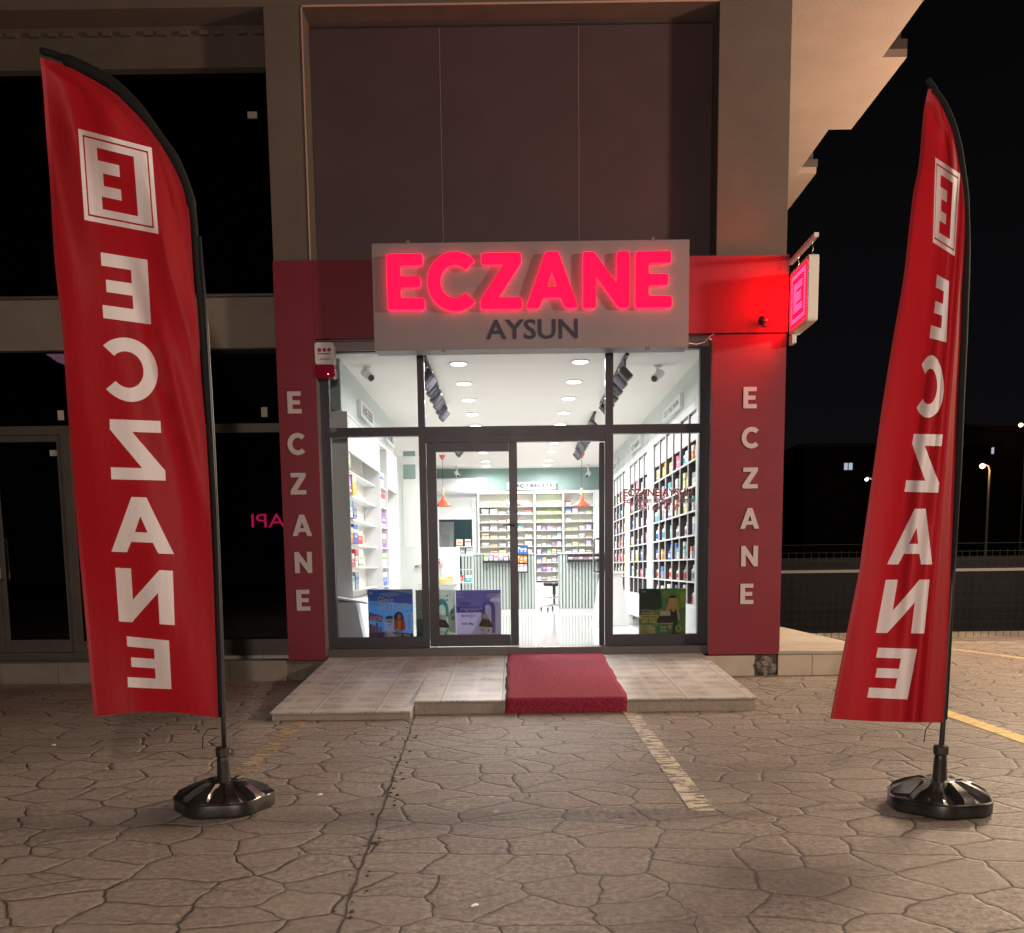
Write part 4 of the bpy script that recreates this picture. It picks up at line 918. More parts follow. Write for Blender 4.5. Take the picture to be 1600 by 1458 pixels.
for j, z in enumerate(ZK):
    if j < 3: back_row(XB[1]+.04, XB[2]-.04, z, 3, ['green'] if j < 3 else mixc_, .055, .06, 'middle', j, .97)
    else: back_row(XB[1]+.04, XB[2]-.04, z, 5, ['lilac', 'purple', 'white'] if j in (3, 8, 9) else mixc_, .05, .12, 'middle', j)
    back_row(XB[0]+.05, XB[1]-.05, z, 6, mixc_+(['green', 'blue', 'white'] if j > 5 else ['white']), .03, .12, 'left', j)
    back_row(XB[2]+.04, XB[3]-.05, z, 4, mixc_+(['red', 'cream', 'white'] if j % 3 == 0 else ['white']), .03, .13, 'right', j)
for j in range(3):
    x0_, z_ = XB[1]+.04, ZK[j]+.062
for (z, y, cs, nm) in ((2.27, 10.2, ['cream'], 'top'), (2.0, 10.2, ['purple', 'yellow'], 'second'), (1.73, 10.2, ['white', 'grey'], 'third'), (1.45, 10.2, ['orange', 'blue', 'red'], 'fourth'), (1.18, 10.2, ['red', 'white', 'white'], 'fifth'), (.92, 10.2, ['white', 'grey'], 'sixth')):
    for k, c in enumerate(cs):
        good('carton', c, -1.885, y+.02+k*.30, z, .15, .24, rr.uniform(.15, .22), f'on the {nm} shelf of the left wall, {ORD[k]} from the window')
for z, c, nm in ((2.27, 'white', 'top'), (2.0, 'white', 'second'), (1.73, 'purple', 'third'), (1.45, 'purple', 'fourth'), (1.18, 'white', 'fifth'), (.92, 'blue', 'sixth')):
    good('carton', c, -1.87, 12.8, z, .12, .3, .19, f'in the grey niche of the left wall, {nm} shelf')
print('goods', goods_n)

# ---------- counters
def counter(x0, x1, label):
    o = thing('service_counter', label, 'counter', ((x0+x1)/2, 18.3, FZ), 'ribbed service counters')
    box('plinth', white_l, x0+.01, x1-.01, 18.22, 18.85, FZ+.001, FZ+.07, o)
    box('front_panel', slat_gap, x0, x1, 18.22, 18.24, FZ+.071, 1.40, o); box('body', slat_m, x0, x1, 18.241, 18.9, FZ+.071, 1.40, o)
    n = int((x1-x0)/.062); sl = MB()
    for i in range(n):
        a = x0+(x1-x0)*i/n; sl.box(a+.006, a+(x1-x0)/n*.72, 18.20, 18.219, FZ+.072, 1.40)
    sl.build('slats', slat_m, o)
    box('worktop', grey_side, x0-.02, x1+.02, 18.18, 18.92, 1.401, 1.432, o, .004); return o
counter(-1.05, .40, 'left ribbed sage service counter'); counter(.90, 1.80, 'right ribbed sage service counter')
def rack(x0, x1, z0, z1, label, rows):
    o = thing('counter_rack', label, 'rack', ((x0+x1)/2, 18.1, z0)); box('tray', black_m, x0, x1, 18.03, 18.19, z0, z0+.05, o); box('back', black_m, x0, x1, 18.18, 18.196, z0+.051, z1, o)
    return o
rack(-.62, -.02, 1.24, 1.32, 'black rail of small packs along the left counter front', 1)
rack(1.05, 1.76, 1.24, 1.40, 'black rail of small packs along the right counter front', 1)
for k in range(6): good('carton', 'lilac' if k % 2 else 'white', -.56+k*.1, 18.1, 1.291, .08, .08, .11, f'on the left counter rail, {ORD[k]} from the left')
for k in range(7): good('carton', 'lilac' if k % 2 == 0 else 'grey', 1.11+k*.1, 18.1, 1.291, .085, .08, .05, f'on the right counter rail, {ORD[k]} from the left')
o = thing('counter_stand', 'dark countertop stand with blue and orange packs seen through the open door', 'stand', (.15, 18.0, 1.0))
x0, x1, z0, z1 = rect(806, 852, 825, 895, 17.95)
box('back_board', dgrey, x0, x1, 18.0, 18.03, z0, z1, o); zs_ = [z0+(z1-z0)*t for t in (.05, .36, .68)]
for z in zs_: box('shelf_lip', dgrey, x0, x1, 17.90, 17.999, z-.012, z, o)
for z, c, nm in zip(zs_[::-1], ('blue', 'orange', 'white'), ('top', 'middle', 'bottom')):
    for k in range(3): good('carton', c, x0+.04+k*.072, 17.95, z, .06, .06, .14, f'on the {nm} tier of the dark counter stand, {ORD[k]} from the left')
# stool
S = P(866, 952, 19.3); sx, sy = S.x, 19.3
ST = thing('office_stool', 'black seated office stool on a chrome castor base between the counters', 'stool', (sx, sy, FZ))
MB().lathe([(.20, .50), (.225, .515), (.225, .56), (.19, .585)], (sx, sy, FZ), 24).build('seat', black_m, ST)
MB().ring([(sx, sy, FZ+.50), (sx, sy, FZ+.32), (sx, sy, FZ+.319), (sx, sy, FZ+.09)], [.035, .035, .022, .022], 12).build('gas_column', dgrey, ST)
for k in range(5):
    a = 2*PI*k/5+.4; e = (sx+.28*math.cos(a), sy+.28*math.sin(a))
    lg_ = MB().ring([(sx, sy, FZ+.11), (e[0], e[1], FZ+.065)], [.02, .012], 8).build('leg', chrome, ST)
    MB().ring([(e[0]-.018, e[1], FZ+.028), (e[0]+.018, e[1], FZ+.028)], .0275, 12).build('castor', black_m, lg_)
MB().ring([(sx+.19*math.cos(a), sy+.19*math.sin(a), FZ+.26) for a in [2*PI*q/24 for q in range(25)]], .008, 6).build('foot_ring', chrome, ST)
# gondola and glass rack on the left
x0, x1, z0, z1 = rect(655, 855, 719, 1000, 14.0)
GO = thing('display_gondola', 'white display gondola with yellow packs behind the closed door', 'display stand', ((x0+x1)/2, 14, FZ))
box('panel', white_w, x0, x1, 14.0, 14.05, FZ, z0 if False else P(700, 855, 14).z, GO); box('shelf_board', grey_side, x0, x1-.05, 13.85, 13.999, P(700, 912, 14).z-.015, P(700, 912, 14).z, GO)
box('shelf_board', grey_side, x0, x0+.38, 13.9, 13.999, P(700, 881, 14).z-.01, P(700, 881, 14).z, GO); box('foot', grey_side, x0, x1, 13.8, 14.05, FZ, FZ+.08, GO)
for k, px in enumerate((684, 692, 703)): c = P(px, 912, 13.92); good('carton', 'yellow', c.x, 13.92, P(700, 912, 14).z, .07, .06, .10, f'on the white display gondola, {ORD[k]} from the left')
c = P(684.5, 881, 13.94); good('carton', 'red', c.x, 13.94, P(700, 881, 14).z, .06, .05, .07, 'alone on the upper ledge of the white gondola')
GR = thing('glass_rack', 'narrow open glass rack with small packs beside the white gondola', 'rack', (-.8, 15.5, FZ))
for z in (.9, 1.12, 1.35, 1.5): box('shelf_board', mat('pale_glass_board', (.6, .75, .72), .2), -.98, -.70, 15.4, 15.7, z, z+.012, GR)
for x in (-.98, -.71): box('upright', white_l, x, x+.012, 15.69, 15.702, FZ, 1.6, GR)
for k, (x, z, c, nm) in enumerate(((-.92, 1.512, 'cream', 'top board left'), (-.78, 1.512, 'white', 'top board right'), (-.88, 1.362, 'grey', 'third board left'), (-.76, 1.362, 'white', 'third board right'), (-.92, .912, 'red', 'lowest board left'), (-.78, .912, 'teal', 'lowest board right'))):
    good('carton', c, x, 15.5, z, .1, .08, .12, f'on the narrow glass rack, {nm}')
# slanted kiosk right
KI = thing('lectern_kiosk', 'slanted white kiosk standing behind the open door on the right', 'kiosk', (1.45, 14, FZ))
MB().prism([(1.20, FZ), (1.75, FZ), (1.62, 1.04), (1.33, 1.04)], 'y', 13.9, 14.3).build('cabinet', white_l, KI, bevel=.004)
box('kiosk_top', white_l, 1.28, 1.68, 13.86, 14.34, 1.041, 1.075, KI, .004)

# ================================================================== feather flags
def lerp_curve(pts, y):
    if y <= pts[0][1]: return pts[0][0]
    for (xa, ya), (xb, yb2) in zip(pts[:-1], pts[1:]):
        if ya <= y <= yb2: return xa+(xb-xa)*(y-ya)/max(1e-6, yb2-ya)
    return pts[-1][0]
def smooth_curve(pts, n=4):
    """Catmull-Rom through the points"""
    out = []; q = [pts[0]]+pts+[pts[-1]]
    for i in range(1, len(q)-2):
        p0, p1, p2, p3 = [Vector(a) for a in q[i-1:i+3]]
        for k in range(n):
            t = k/n; v = .5*((2*p1)+(p2-p0)*t+(2*p0-5*p1+4*p2-p3)*t*t+(3*p1-p0-3*p2+p3)*t**3); out.append((v.x, v.y))
    return out+[pts[-1]]
def base_and_pole(T_, bx, by, pole_pts, rot, colz):
    """weighted base: round moulded tank with radial ribs and a carrying hole, stem and pole"""
    def sq(a): return 1+.045*math.cos(6*(a-rot))
    n = 72; prof = [(.232, 0), (.245, .012), (.247, .062), (.240, .072), (.228, .078), (.175, .104), (.105, .128), (.072, .136), (.05, .138)]
    vs = []; fs = []
    for i, (r, z) in enumerate(prof):
        r *= .93
        for k in range(n):
            a = 2*PI*k/n; q = sq(a) if i < 6 else 1
            rib = .014*(1 if math.sin(9*(a-rot)) > 0 else -1)*(1 if 4 <= i <= 6 else 0)
            hole = -.05 if (i in (4, 5) and abs(((a-rot+PI) % (2*PI))-PI) < .27) else 0
            vs.append((bx+r*q*math.cos(a), by+r*q*math.sin(a), max(.0005, z+rib+hole)))
    for i in range(len(prof)-1):
        for k in range(n): fs.append((i*n+k, i*n+(k+1) % n, (i+1)*n+(k+1) % n, (i+1)*n+k))
    fs += [tuple(range(n))[::-1], tuple((len(prof)-1)*n+k for k in range(n))]
    bo = MB().add(vs, fs).build('base', black_pl, T_)
    bo.data.shade_smooth(); 
    es = bo.modifiers.new('es', 'EDGE_SPLIT'); es.split_angle = math.radians(38)
    MB().lathe([(.229, .064), (.232, .067), (.229, .070)], (bx, by, 0), 60, sq).build('rim_seam', black_pl, T_)
    MB().lathe([(.033, .137), (.028, .24), (.024, .262)], (bx, by, 0), 20).build('stem', black_pl, T_, smooth=False)
    MB().lathe([(.027, .255), (.035, .262), (.035, .298), (.027, .304)], (bx, by, 0), 8).build('collar', black_pl, T_)
    cp = MB(); cp.lathe([(.034, .13), (.034, .152), (.02, .155)], (bx+.10, by-.03, -.02), 16).build('filler_cap', black_pl, T_)
    MB().ring([(bx, by, .29)]+pole_pts, [.016]+[.0125-.006*i/len(pole_pts) for i in range(len(pole_pts))], 10).build('pole', black_m, T_, smooth=True)
    k = MB(); z = colz
    k.ring([(bx-.012, by-.016, z), (bx-.07, by-.03, z+.012), (bx-.10, by-.03, z-.02), (bx-.02, by-.02, z-.01)], .0022, 5) if rot < 1 and bx > 0 else k.ring([(bx-.012, by-.016, z), (bx-.06, by-.02, z-.005), (bx-.085, by-.02, z-.04), (bx-.09, by-.02, z-.10)], .0022, 5)
    k.build('tie_cord', black_cloth, T_)

def flag(label, srad, bpx, Lc, Rc, Sc, rows, depth, polepx, quads, logo, rot, cordz):
    b0 = PZ(*bpx, 0); bx, by = b0.x, b0.y
    T_ = thing('feather_flag', label, 'feather flag', (bx, by, 0), 'red feather flags')
    Lc, Rc, Sc = smooth_curve(Lc), smooth_curve(Rc), smooth_curve(Sc)
    D = lambda px, py: by+depth(px, py)
    # cloth
    nv, nu = 190, 56
    vs = []
    for j in range(nv+1):
        v = j/nv
        ly = lerp_curve([(a, t) for t, a, _ in rows], v); ry = lerp_curve([(a, t) for t, _, a in rows], v)
        lx = lerp_curve(Lc, ly); rx = lerp_curve(Rc, ry)
        for i in range(nu+1):
            u = i/nu; px, py = lx+(rx-lx)*u, ly+(ry-ly)*u
            if v > .985: py -= 9*math.sin(PI*u)**1.0*((v-.985)/.015)*(1 if bx < 0 else -.2)
            vs.append(P(px, py, D(px, py)))
    c = MB().add(vs, [(j*(nu+1)+i, j*(nu+1)+i+1, (j+1)*(nu+1)+i+1, (j+1)*(nu+1)+i) for j in range(nv) for i in range(nu)])
    cl = c.build('cloth', cloth_red, T_, smooth=True)
    hm = MB(); hv = []
    for j in range(nv+1):
        v = j/nv; ly = lerp_curve([(a, t) for t, a, _ in rows], v); lx = lerp_curve(Lc, ly)
        hv += [P(lx+.4, ly, D(lx, ly)-.004), P(lx+6, ly, D(lx+6, ly)-.004)]
    hm.add(hv, [(2*j, 2*j+1, 2*j+3, 2*j+2) for j in range(nv)])
    hm.build('hem', mat('hem_fold_red', (.26, .008, .012), .7), cl, smooth=True)
    # sleeve along the pole: tube between cloth edge and outer outline
    sl = MB(); n = len(Sc); path = []; rad = []
    for i, (sx_, sy_) in enumerate(Sc):
        rx = min(lerp_curve(Rc, sy_), sx_-3) if sy_ > Rc[0][1] else sx_-5
        mx_ = (sx_+rx)/2; mx_ = max(mx_, sx_-8) if sy_ < 330 else (sx_+rx)/2+.5; Yd = by+.012; path.append(P(mx_, sy_, Yd)); rad.append(max(.010, min(srad*.88 if sy_ < 330 else min(.015, srad), (sx_-mx_+(2.5 if sy_ < 330 else .5))/FPX*Yd)))
    rad = [.012]+rad[1:]
    sl.ring(path, rad, 12); sl.build('pole_sleeve', black_cloth, T_, smooth=True)
    pole = [P(x, y, by+.012) for x, y in polepx]
    base_and_pole(T_, bx, by, pole, rot, cordz)
    # print
    def drape(me, q, wd, nm='letter'):
        bm = bmesh.new(); bm.from_mesh(me)
        for k in range(1, 22):
            g_ = bm.verts[:]+bm.edges[:]+bm.faces[:]; bmesh.ops.bisect_plane(bm, geom=g_, plane_co=(wd*k/22, 0, 0), plane_no=(1, 0, 0))
            g_ = bm.verts[:]+bm.edges[:]+bm.faces[:]; bmesh.ops.bisect_plane(bm, geom=g_, plane_co=(0, k/22, 0), plane_no=(0, 1, 0))
        bm.to_mesh(me); bm.free()
        (tlx, tly), (trx, try_), (brx, bry), (blx, bly) = q
        def fn(x, y, z):
            u = 1-x/wd; v = 1-y
            px = (tlx*(1-u)+trx*u)*(1-v)+(blx*(1-u)+brx*u)*v; py = (tly*(1-u)+try_*u)*(1-v)+(bly*(1-u)+bry*u)*v
            return P(px, py, D(px, py)-.009)
        o = place_mesh(me, fn, nm, cloth_white, cl)
        return o
    for L_, q in quads:
        me, wd = glyph_mesh(L_); drape(me, q, wd)
    sqr = lambda a: [(a, a), (1-a, a), (1-a, 1-a), (a, 1-a)]
    drape(outline_mesh([sqr(0), sqr(.055)[::-1]]), logo, 1, 'emblem_border')
    e = [(.26, .16), (.74, .16), (.74, .30), (.47, .30), (.47, .425), (.70, .425), (.70, .565), (.47, .565), (.47, .70), (.76, .70), (.76, .84), (.26, .84)]
    drape(outline_mesh([sqr(.075), e[::-1]]), logo, 1, 'emblem')
    return T_

Lc1 = [(62, 90), (67, 135), (72, 210), (78, 285), (85, 405), (97, 514), (106, 644), (117, 790), (128, 910), (138, 1020), (147, 1120)]
Rc1 = [(66, 91), (108, 105), (168, 138), (210, 171), (240, 207), (261, 237), (279, 270), (292, 306), (298, 360), (303, 440), (309, 497), (315, 595), (322, 676), (328, 780), (333, 891), (337, 1002), (341, 1122)]
Sc1 = [(66, 79), (92, 87), (135, 105), (180, 129), (210, 156), (234, 186), (255, 216), (276, 246), (294, 288), (306, 330), (312, 390), (322, 514), (330, 627), (338, 740), (343, 860), (346, 1002), (350, 1120)]
rows1 = [(0, 90, 91), (.05, 140, 150), (.1, 190, 236), (.2, 290, 335), (.3, 388, 412), (.5, 600, 612), (.75, 850, 858), (1, 1120, 1122)]
def depth1(px, py):
    rx = lerp_curve(Rc1, py); t = (rx-px)/215.0; k = min(1, max(0, (py-100)/120)); k2 = min(1, max(.1, t*5))
    s_ = (px-60)+(py-90)*-.34
    f = .020*math.sin(s_/19.0)*max(0, 1-(py-90)/900)+.020*math.sin(s_/31.0+1.2)+.012*math.sin((px-.12*py)/13.0+.6)*(.3+.7*math.exp(-((py-250)/220)**2))
    f += .05*math.exp(-((px-(238+(py-480)*.27))/17.0)**2)*math.exp(-((py-640)/230.0)**2)*-1
    f += -.02*math.exp(-((px-(262+(py-400)*.32))/11.0)**2)*math.exp(-((py-560)/160.0)**2)
    return (f*1.9+.08*t)*k2*(.35+.65*k)
q1 = [('E', [(155, 394), (230, 406), (236, 507), (161.5, 497)]), ('C', [(160, 526), (246, 532), (247, 633), (167, 622)]), ('Z', [(170, 655), (254, 658), (259, 751), (174, 749)]),
      ('A', [(169, 775), (265, 779), (272, 866), (174, 862)]), ('N', [(180, 887), (270, 892), (273, 977), (186, 971)]), ('E', [(196, 994), (264, 1001), (268, 1077), (200, 1074)])]
flag('tall red feather flag facing the camera, left of the shop with its cloth spread wide', .032, (352, 1262), Lc1, Rc1, Sc1, rows1, depth1,
     [(351, 1190), (349, 1120), (346, 1002), (341, 860), (334, 700), (324, 520), (312, 370)], q1, [(122, 201), (237, 231), (247.5, 365.5), (132, 343.7)], .15, .40)

Lc2 = [(1450, 139), (1442.5, 181), (1436, 256), (1427, 302), (1420, 362), (1411, 440), (1396, 526), (1379, 631), (1364, 737), (1347, 857), (1343, 889), (1326, 974), (1309, 1060), (1297, 1123)]
Rc2 = [(1452, 140), (1465, 154), (1477, 178), (1488, 205), (1495, 235), (1500, 265), (1506, 302), (1508, 347), (1506, 407), (1503, 460), (1500, 541), (1495, 631), (1492, 722), (1488, 827), (1484, 923), (1480, 1026), (1474, 1129)]
Sc2 = [(1451, 124), (1459, 135), (1474, 154), (1488, 178), (1498, 211), (1506, 250), (1511, 302), (1515, 362), (1514, 440), (1509, 571), (1504, 692), (1497, 812), (1492, 889), (1486, 991), (1478, 1124)]
rows2 = [(0, 139, 140), (.1, 225, 240), (.25, 370, 385), (.5, 620, 628), (1, 1123, 1129)]
def depth2(px, py):
    rx = lerp_curve(Rc2, py); lx = lerp_curve(Lc2, py); wd = max(10, rx-lx); u = (rx-px)/wd      # 0 at the pole
    k = min(1, max(.05, (py-150)/120)); turn = .06*(1-min(1, max(0, (py-450)/750)))+.12
    w0 = .22-.04*math.sin(py/150)
    am = .008+.085*min(1, max(0, (py-480)/420))
    f = (-am*math.sin(min(u/w0, 1)*PI/2) if u < w0 else -am+turn*1.3*(u-w0)/(1-w0))
    f += .012*math.sin(px/5.5+py/60)*math.exp(-(u/.35)**2)*3*min(1, u*8)+.014*math.sin((px-1400+.18*(py-600))/17.0)*min(1, u*5)
    f += -.03*math.exp(-((px-(1425-(py-850)*.1))/9)**2)*math.exp(-((py-800)/260)**2)
    return f*k*min(1, u*14)
q2 = [('E', [(1463.6, 429), (1483, 439.6), (1478.7, 535), (1452.5, 528)]), ('C', [(1442, 556), (1474, 556), (1475, 653), (1430.5, 651)]), ('Z', [(1427, 678), (1475, 679), (1466, 770), (1413, 768.5)]),
      ('A', [(1403, 795), (1473, 795), (1456.6, 882), (1386, 882)]), ('N', [(1384, 906), (1452.5, 905.7), (1444, 990), (1368.5, 989)]), ('E', [(1370, 1012), (1433, 1014), (1418, 1093), (1355, 1090)])]
flag('tall red feather flag turned sideways, right of the shop and lit from its pole side', .0155, (1466, 1262), Lc2, Rc2, Sc2, rows2, depth2,
     [(1469, 1190), (1474, 1124), (1483, 991), (1492, 850), (1501, 700), (1508, 520), (1511, 400)], q2, [(1461.5, 246), (1500, 271.6), (1492, 400.7), (1457.6, 378.7)], PI+.2, .42)

# ================================================================== neighbouring dark shop on the left
NB = thing('neighbour_shopfront', 'unlit neighbouring shopfront with dull aluminium frames and black glass', 'shopfront', (-4.5, 9.8, .22))
def fbox(px0, py0, px1, py1, Y, t, name, m, par=None, bevel=0):
    x0, x1, z0, z1 = rect(px0, py0, px1, py1, Y); return box(name, m, x0, x1, Y, Y+t, z0, z1, par, bevel)
XL, XR = -6.2, -2.41
zf = lambda py, Y, px=200: P(px, py, Y).z
b1 = zf(108, 9.9); b0_ = zf(28, 9.9)
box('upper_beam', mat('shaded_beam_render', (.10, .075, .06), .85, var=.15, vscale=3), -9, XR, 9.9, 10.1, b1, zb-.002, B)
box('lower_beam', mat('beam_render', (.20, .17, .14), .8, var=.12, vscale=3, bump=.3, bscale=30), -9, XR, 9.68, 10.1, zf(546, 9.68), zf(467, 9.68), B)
box('beam_ledge', old_alu, -9, XR, 9.64, 9.70, zf(466, 9.66), zf(462, 9.66), B)
dent = MB()
for i in range(26): x = XR-.12-i*.19+.03*math.sin(i*2.3); dent.box(x-.04, x+.05, 9.86, 9.899, zb-.10, zb-.06); 
dent.build('dentil_strip', mat('dentil_grey', (.10, .08, .075), .8), B)
box('upper_glass', dark_glass, -9, XR-.001, 10.0, 10.01, zf(467, 9.9)+.05, b1-.001, NB)
box('blackout_lining', mat('brown_lining', (.06, .04, .035), .9, spec=0), -9, XR, 10.30, 10.32, zf(467, 9.9)+.05, b1, NB)
YG = 9.74
fz0, fz1 = .22, zf(548, YG)
nf = MB()
tz1, tz0 = zf(664, YG, 200), zf(678, YG, 200)
nf.box(-9, XR, YG, YG+.06, tz0, tz1)
nf.box(-9, XR, YG+.001, YG+.06, .22, .30)
nf.box(XR-.03, XR, YG, YG+.06, .301, tz0-.001); nf.box(XR-.03, XR, YG, YG+.06, tz1+.001, fz1)
pxa = lambda px, py=850: P(px, py, YG).x
jx0, jx1 = pxa(106), pxa(119)
nf.box(jx0, jx1, YG-.01, YG+.06, .301, tz0-.001)
nf.box(jx1+.001, XR-.031, YG+.002, YG+.05, .301, .42)
nf.box(-9, jx0-.95*2-.06, YG+.002, YG+.05, .301, .42)
nf.build('frame', old_alu, NB, bevel=.002)
box('pane', dark_glass, jx1+.001, XR-.031, YG+.025, YG+.031, .421, tz0-.001, NB)
box('pane', dark_glass, -9, XR-.031, YG+.025, YG+.031, tz1+.001, fz1, NB)
mx_ = pxa(4, 950)
def leaf(x0, x1, hs):
    m = MB(); a = .05
    m.box(x0, x0+a, YG+.003, YG+.055, .305, tz0-.005); m.box(x1-a, x1, YG+.003, YG+.055, .305, tz0-.005)
    m.box(x0+a+.001, x1-a-.001, YG+.003, YG+.055, .305, .44); m.box(x0+a+.001, x1-a-.001, YG+.003, YG+.055, tz0-.07, tz0-.005)
    d = m.build('door', old_alu, NB, bevel=.002)
    box('pane', dark_glass, x0+a, x1-a, YG+.02, YG+.026, .441, tz0-.071, d)
    hx_ = x1-.03 if hs > 0 else x0+.03
    z1_, z0_ = zf(843, YG-.06, 20), zf(906, YG-.06, 20); sx_ = .0
    MB().ring([(hx_, YG, z1_), (hx_, YG-.05, z1_), (hx_, YG-.062, z1_-.015), (hx_, YG-.062, z0_+.015), (hx_, YG-.05, z0_), (hx_, YG, z0_)], .014, 10).build('handle', chrome, d, smooth=True)
    return d
leaf(mx_+.003, jx0-.002, -1); leaf(mx_-.95, mx_-.003, 1)
box('inside_floor', mat('dark_floor', (.05, .05, .05), .6), -9, XR, YG+.07, 13.5, .15, .22, NB)
box('inside_wall', mat('dark_room', (.035, .035, .04), .9), -9, XR, 13.5, 13.55, .2, 6.9, NB)
box('inside_wall', MAT['dark_room'], XR+.02, XR+.05, 10.0, 13.5, .2, 6.9, NB)
box('inside_ceiling', MAT['dark_room'], -9, XR, YG+.07, 13.5, fz1, fz1+.05, NB)
for px, py, lb, tw in ((95, 649, 'white paper sticker on the upper dark glass left of the left flag', .1), (413, 644, 'white paper sticker on the dark transom glass beside the red panel', 0), (85, 708, 'small white sticker at the top of the dark door glass', .05), (395, 181, 'small white box light high on the dark upper glazing', 0)):
    Yq = YG+.02 if py > 500 else 9.995; c_ = P(px, py, Yq); hw, hh = (.032, .05) if py < 690 and py > 500 else (.048, .03)
    tag(box('paper_sticker', mat('aged_paper', (.42, .42, .38), .8), c_.x-hw, c_.x+hw, Yq-.002-(.02 if py < 300 else 0), Yq, c_.z-hh, c_.z+hh), lb, 'sticker', 'paper stickers on the dark glass')
# neon reflected in the dark glass, added as glowing mirrored letters behind it
x0, x1, z0, z1 = rect(393, 803, 448, 824, YG+.2)
NE = thing('neon_reflection', 'pink mirrored neon reflection in the dark glass beside the red pillar, built as letters', 'reflection', (x0, YG+.2, z0))
text_fit('YAPI', x0, x1+.14, z0, z1, YG+.2, 'reflected_letters', emat('neon_pink', (1, .02, .12), 2.6), NE, .0, .004, flip=True)
box('backing', black_m, x0-.03, x1+.16, YG+.23, YG+.24, z0-.05, z1+.05, NE)
c_ = P(362, 587, 12.2)
NL = thing('reflected_light_dot', 'tiny glowing dot added for a lamp reflection in the dark transom glass', 'bulb', tuple(c_))  # glowing bulb and cord added in place of a light reflected in the glass
MB().lathe([(.01, -.03), (.03, -.012), (.03, .01), (.012, .03)], tuple(c_), 12).build('bulb', emat('light_dot_white', (1, .95, .9), 8), NL)
MB().ring([(c_.x, c_.y, c_.z+.031), (c_.x, c_.y, fz1-.001)], .006, 6).build('cord', dgrey, NL)
c_ = P(362, 868, 11.0)
CH = thing('chair_shaped_reflection', 'steel chair frame added for a column reflection in the dark glass', 'chair', (c_.x, 11.0, .22))  # chair frame added to give the dark glass its column reflection
zt_ = c_.z
cb_ = MB(); cb_.ring([(c_.x-.17, 11.0, .221), (c_.x-.17, 11.0, zt_-.04), (c_.x-.13, 11.0, zt_), (c_.x+.13, 11.0, zt_), (c_.x+.17, 11.0, zt_-.04), (c_.x+.17, 11.0, .221)], .012, 8); cb_.build('back_frame', chrome, CH, smooth=True)
box('backrest', mat('grey_seat', (.12, .12, .13), .6), c_.x-.155, c_.x+.155, 11.0, 11.02, zt_-.34, zt_-.02, CH, .005); box('seat', MAT['grey_seat'], c_.x-.19, c_.x+.19, 10.6, 10.99, .66, .70, CH, .008)
for sx_ in (-.17, .17): MB().ring([(c_.x+sx_, 10.63, .221), (c_.x+sx_, 10.63, .659)], .011, 8).build('leg', chrome, CH)
# purple cloth reflection under the lower beam, built as a coloured sheet
x0, x1, z0, z1 = rect(72, 553, 104, 574, 9.70)
pv = [(x0, z1), (x1+.12, z1), (x1+.12, z0-.03), (x0+.12, z0+.05)]
tag(MB().prism(pv, 'y', 9.70, 9.71).build('cloth_reflection', mat('reflected_mauve', (.30, .18, .36), .6, var=.5, vscale=40)), 'mauve striped reflection of lit cloth under the lower concrete beam, built as a sheet', 'cloth')

# ================================================================== fence and distance
FN = thing('mesh_fence', 'dark welded mesh fence with pale rails across the back of the yard', 'fence', (8, 13.4, 0))
fx0, fx1, fy = 3.95, 22, 13.4
ft = .9+.35
zr = P(1540, 890, fy).z
wm = mat('fence_green_black', (.008, .009, .008), .8, spec=.1); wr = mat('galvanised_rail', (.075, .075, .068), .5, metal=.2)
ms = MB()
nx = int((fx1-2.8)/.11)
for i in range(nx): x = 2.8+i*.11; ms.box(x-.0025, x+.0025, fy, fy+.005, .06, P(1540, 858, fy).z)
for k in range(12):
    z = .16+k*.115
    ms.box(2.8, fx1, fy-.006, fy-.001, z, z+.005)
ms.build('wire_panel', wm, FN)
for z, t in ((zr, .020), (P(1540, 1003, fy).z, .022)): box('rail', wr, 2.8, fx1, fy-.04, fy-.008, z-t, z+t, FN)
for k in range(8): x = 2.9+k*2.5; box('post', wm, x-.03, x+.03, fy+.006, fy+.06, 0, 1.5, FN)
tag(box('retaining_wall', mat('dark_wall_far', (.007, .007, .008), .9, spec=0), 2.8, 60, 15.2, 15.4, 0, 1.25), 'low dark wall running behind the mesh fence', 'wall')

def block(name, x0, x1, y, d, h, label, wins, col=(.03, .026, .024), pitch=0):
    o = thing(name, label, 'building', ((x0+x1)/2, y, 0), 'distant dark buildings')
    m = mat('night_facade_%d' % int(x0), tuple(c*.5 for c in col), .9, spec=0)
    box('wall', m, x0, x1, y, y+d, 0, h, o)
    MB().prism([(x0-.6, h), (x1+.6, h), (x1+.6, h+.25), (x0-.6, h+.25+pitch)], 'y', y-.6, y+d+.6).build('roof', mat('night_roof', (.035, .026, .024), .8, spec=0), o)
    for (px, py, w_, h_, c, s_) in wins:
        p = P(px, py, y)
        f_ = box('window', mat('night_frame', (.10, .10, .11), .5), p.x-w_/2-.08, p.x+w_/2+.08, y-.06, y-.002, p.z-h_/2-.08, p.z+h_/2+.08, o)
        box('lit_pane', emat('lit_%s' % c, {'cool': (.75, .85, 1), 'warm': (1, .62, .3)}[c], s_), p.x-w_/2, p.x-.05, y-.08, y-.061, p.z-h_/2, p.z+h_/2, f_)
        box('lit_pane', MAT['lit_%s' % c], p.x+.03, p.x+w_/2, y-.08, y-.061, p.z-h_/2, p.z+h_/2, f_)
    return o
block('apartment_block', 22, 36, 70, 12, P(1290, 700, 70).z, 'distant unlit apartment block left of the right flag with one lit window', [(1325, 729, .62, .5, 'cool', .55)])
block('apartment_block', 40.5, 62, 85, 12, P(1520, 668, 85).z, 'distant apartment block right of the right flag with bluish lit windows', [(1510, 709, 1.0, .8, 'cool', .7), (1546, 704, .75, .6, 'cool', .5)])
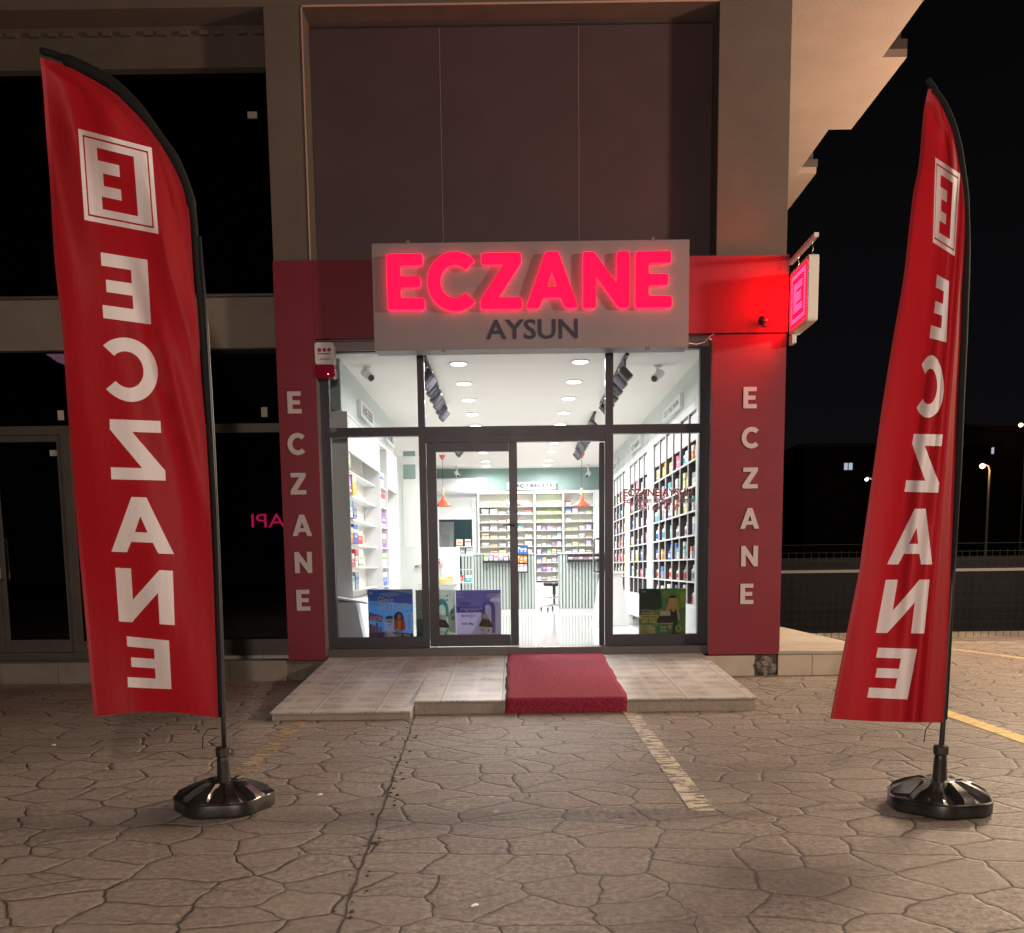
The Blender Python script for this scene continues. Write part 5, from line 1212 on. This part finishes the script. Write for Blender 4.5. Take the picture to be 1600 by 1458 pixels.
block('apartment_block', 30, 40, 120, 10, P(1400, 735, 120).z, 'lowest far apartment block hidden behind the right flag', [])
# far lamps
def far_lamp(px, py, Y, h_to, label, c, s_, r_):
    p = P(px, py, Y)
    o = thing('street_lamp', label, 'street lamp', (p.x, Y, 0), 'far street lamps')
    MB().ring([(p.x+.5, Y, 0), (p.x+.5, Y, p.z-.3), (p.x+.4, Y, p.z), (p.x, Y, p.z+.15)], [.1, .07, .06, .05], 8).build('pole', mat('lamp_pole', (.30, .28, .22), .5), o)
    MB().lathe([(r_*.4, -r_), (r_, -r_*.4), (r_, r_*.3), (r_*.4, r_*.8)], (p.x, Y, p.z), 12).build('lamp_head', emat('far_lamp_%d' % px, c, s_), o)
    ld = bpy.data.lights.new('lamp_glow', 'POINT'); ld.energy = 60 if c[2] < .6 else 25; ld.color = c; ld.shadow_soft_size = .2
    lo = bpy.data.objects.new('lamp_glow', ld); COL.objects.link(lo); lo.parent = o; lo.location = (0, -.4, p.z-.3)
far_lamp(1535, 728, 62, 0, 'distant street lamp with an amber glow right of the right flag', (1, .55, .2), 9, .17)
far_lamp(1595, 664, 82, 0, 'distant lit lamp at the right picture edge above the dark windows', (1, .7, .4), 5, .18)
far_lamp(1354, 749, 62, 0, 'small distant white lamp just left of the right flag', (.9, 1, .95), 3, .12)

# ================================================================== street lamps that light the yard, and an added fill lamp (outside the picture)
def yard_lamp(pos, wts, col, label, away, aim=None):
    x, y, z = pos
    o = thing('street_lamp', label, 'street lamp', (x, y, 0))
    MB().ring([(x+away, y, 0), (x+away, y, z-.3), (x+away*.8, y, z+.25), (x, y, z+.32)], [.07, .05, .045, .035], 12).build('pole', mat('yard_lamp_pole', (.2, .2, .2), .5, metal=.5), o)
    MB().lathe([(.05, .36), (.2, .30), (.22, .22), (.20, .22)], (x, y, z), 20).build('lamp_head', dgrey, o)
    MB().lathe([(.04, .215), (.06, .14), (.03, .09)], (x, y, z), 14).build('bulb', emat('yard_bulb', (1, .75, .5), 6), o)
    ld = bpy.data.lights.new('lamp_light', 'POINT'); ld.energy = wts; ld.color = col; ld.shadow_soft_size = (.3 if y < 8 else 1.0) if x > 5 else .06
    lo = bpy.data.objects.new('lamp_light', ld); COL.objects.link(lo); lo.parent = o; lo.location = (0, 0, z-.02)
yard_lamp(KEY_POS, KEY_W, KEY_COL, 'street lamp outside the picture to the right, lighting the yard', 1.2)
yard_lamp(SIDE_POS, SIDE_W, SIDE_COL, 'street lamp outside the picture beside the side terrace', 1.0)
yard_lamp(FILL_POS, FILL_W, FILL_COL, 'added fill lamp, unseen behind the camera, brightening the flags', .8)  # added fill light behind the camera, brightening the flags and shopfront
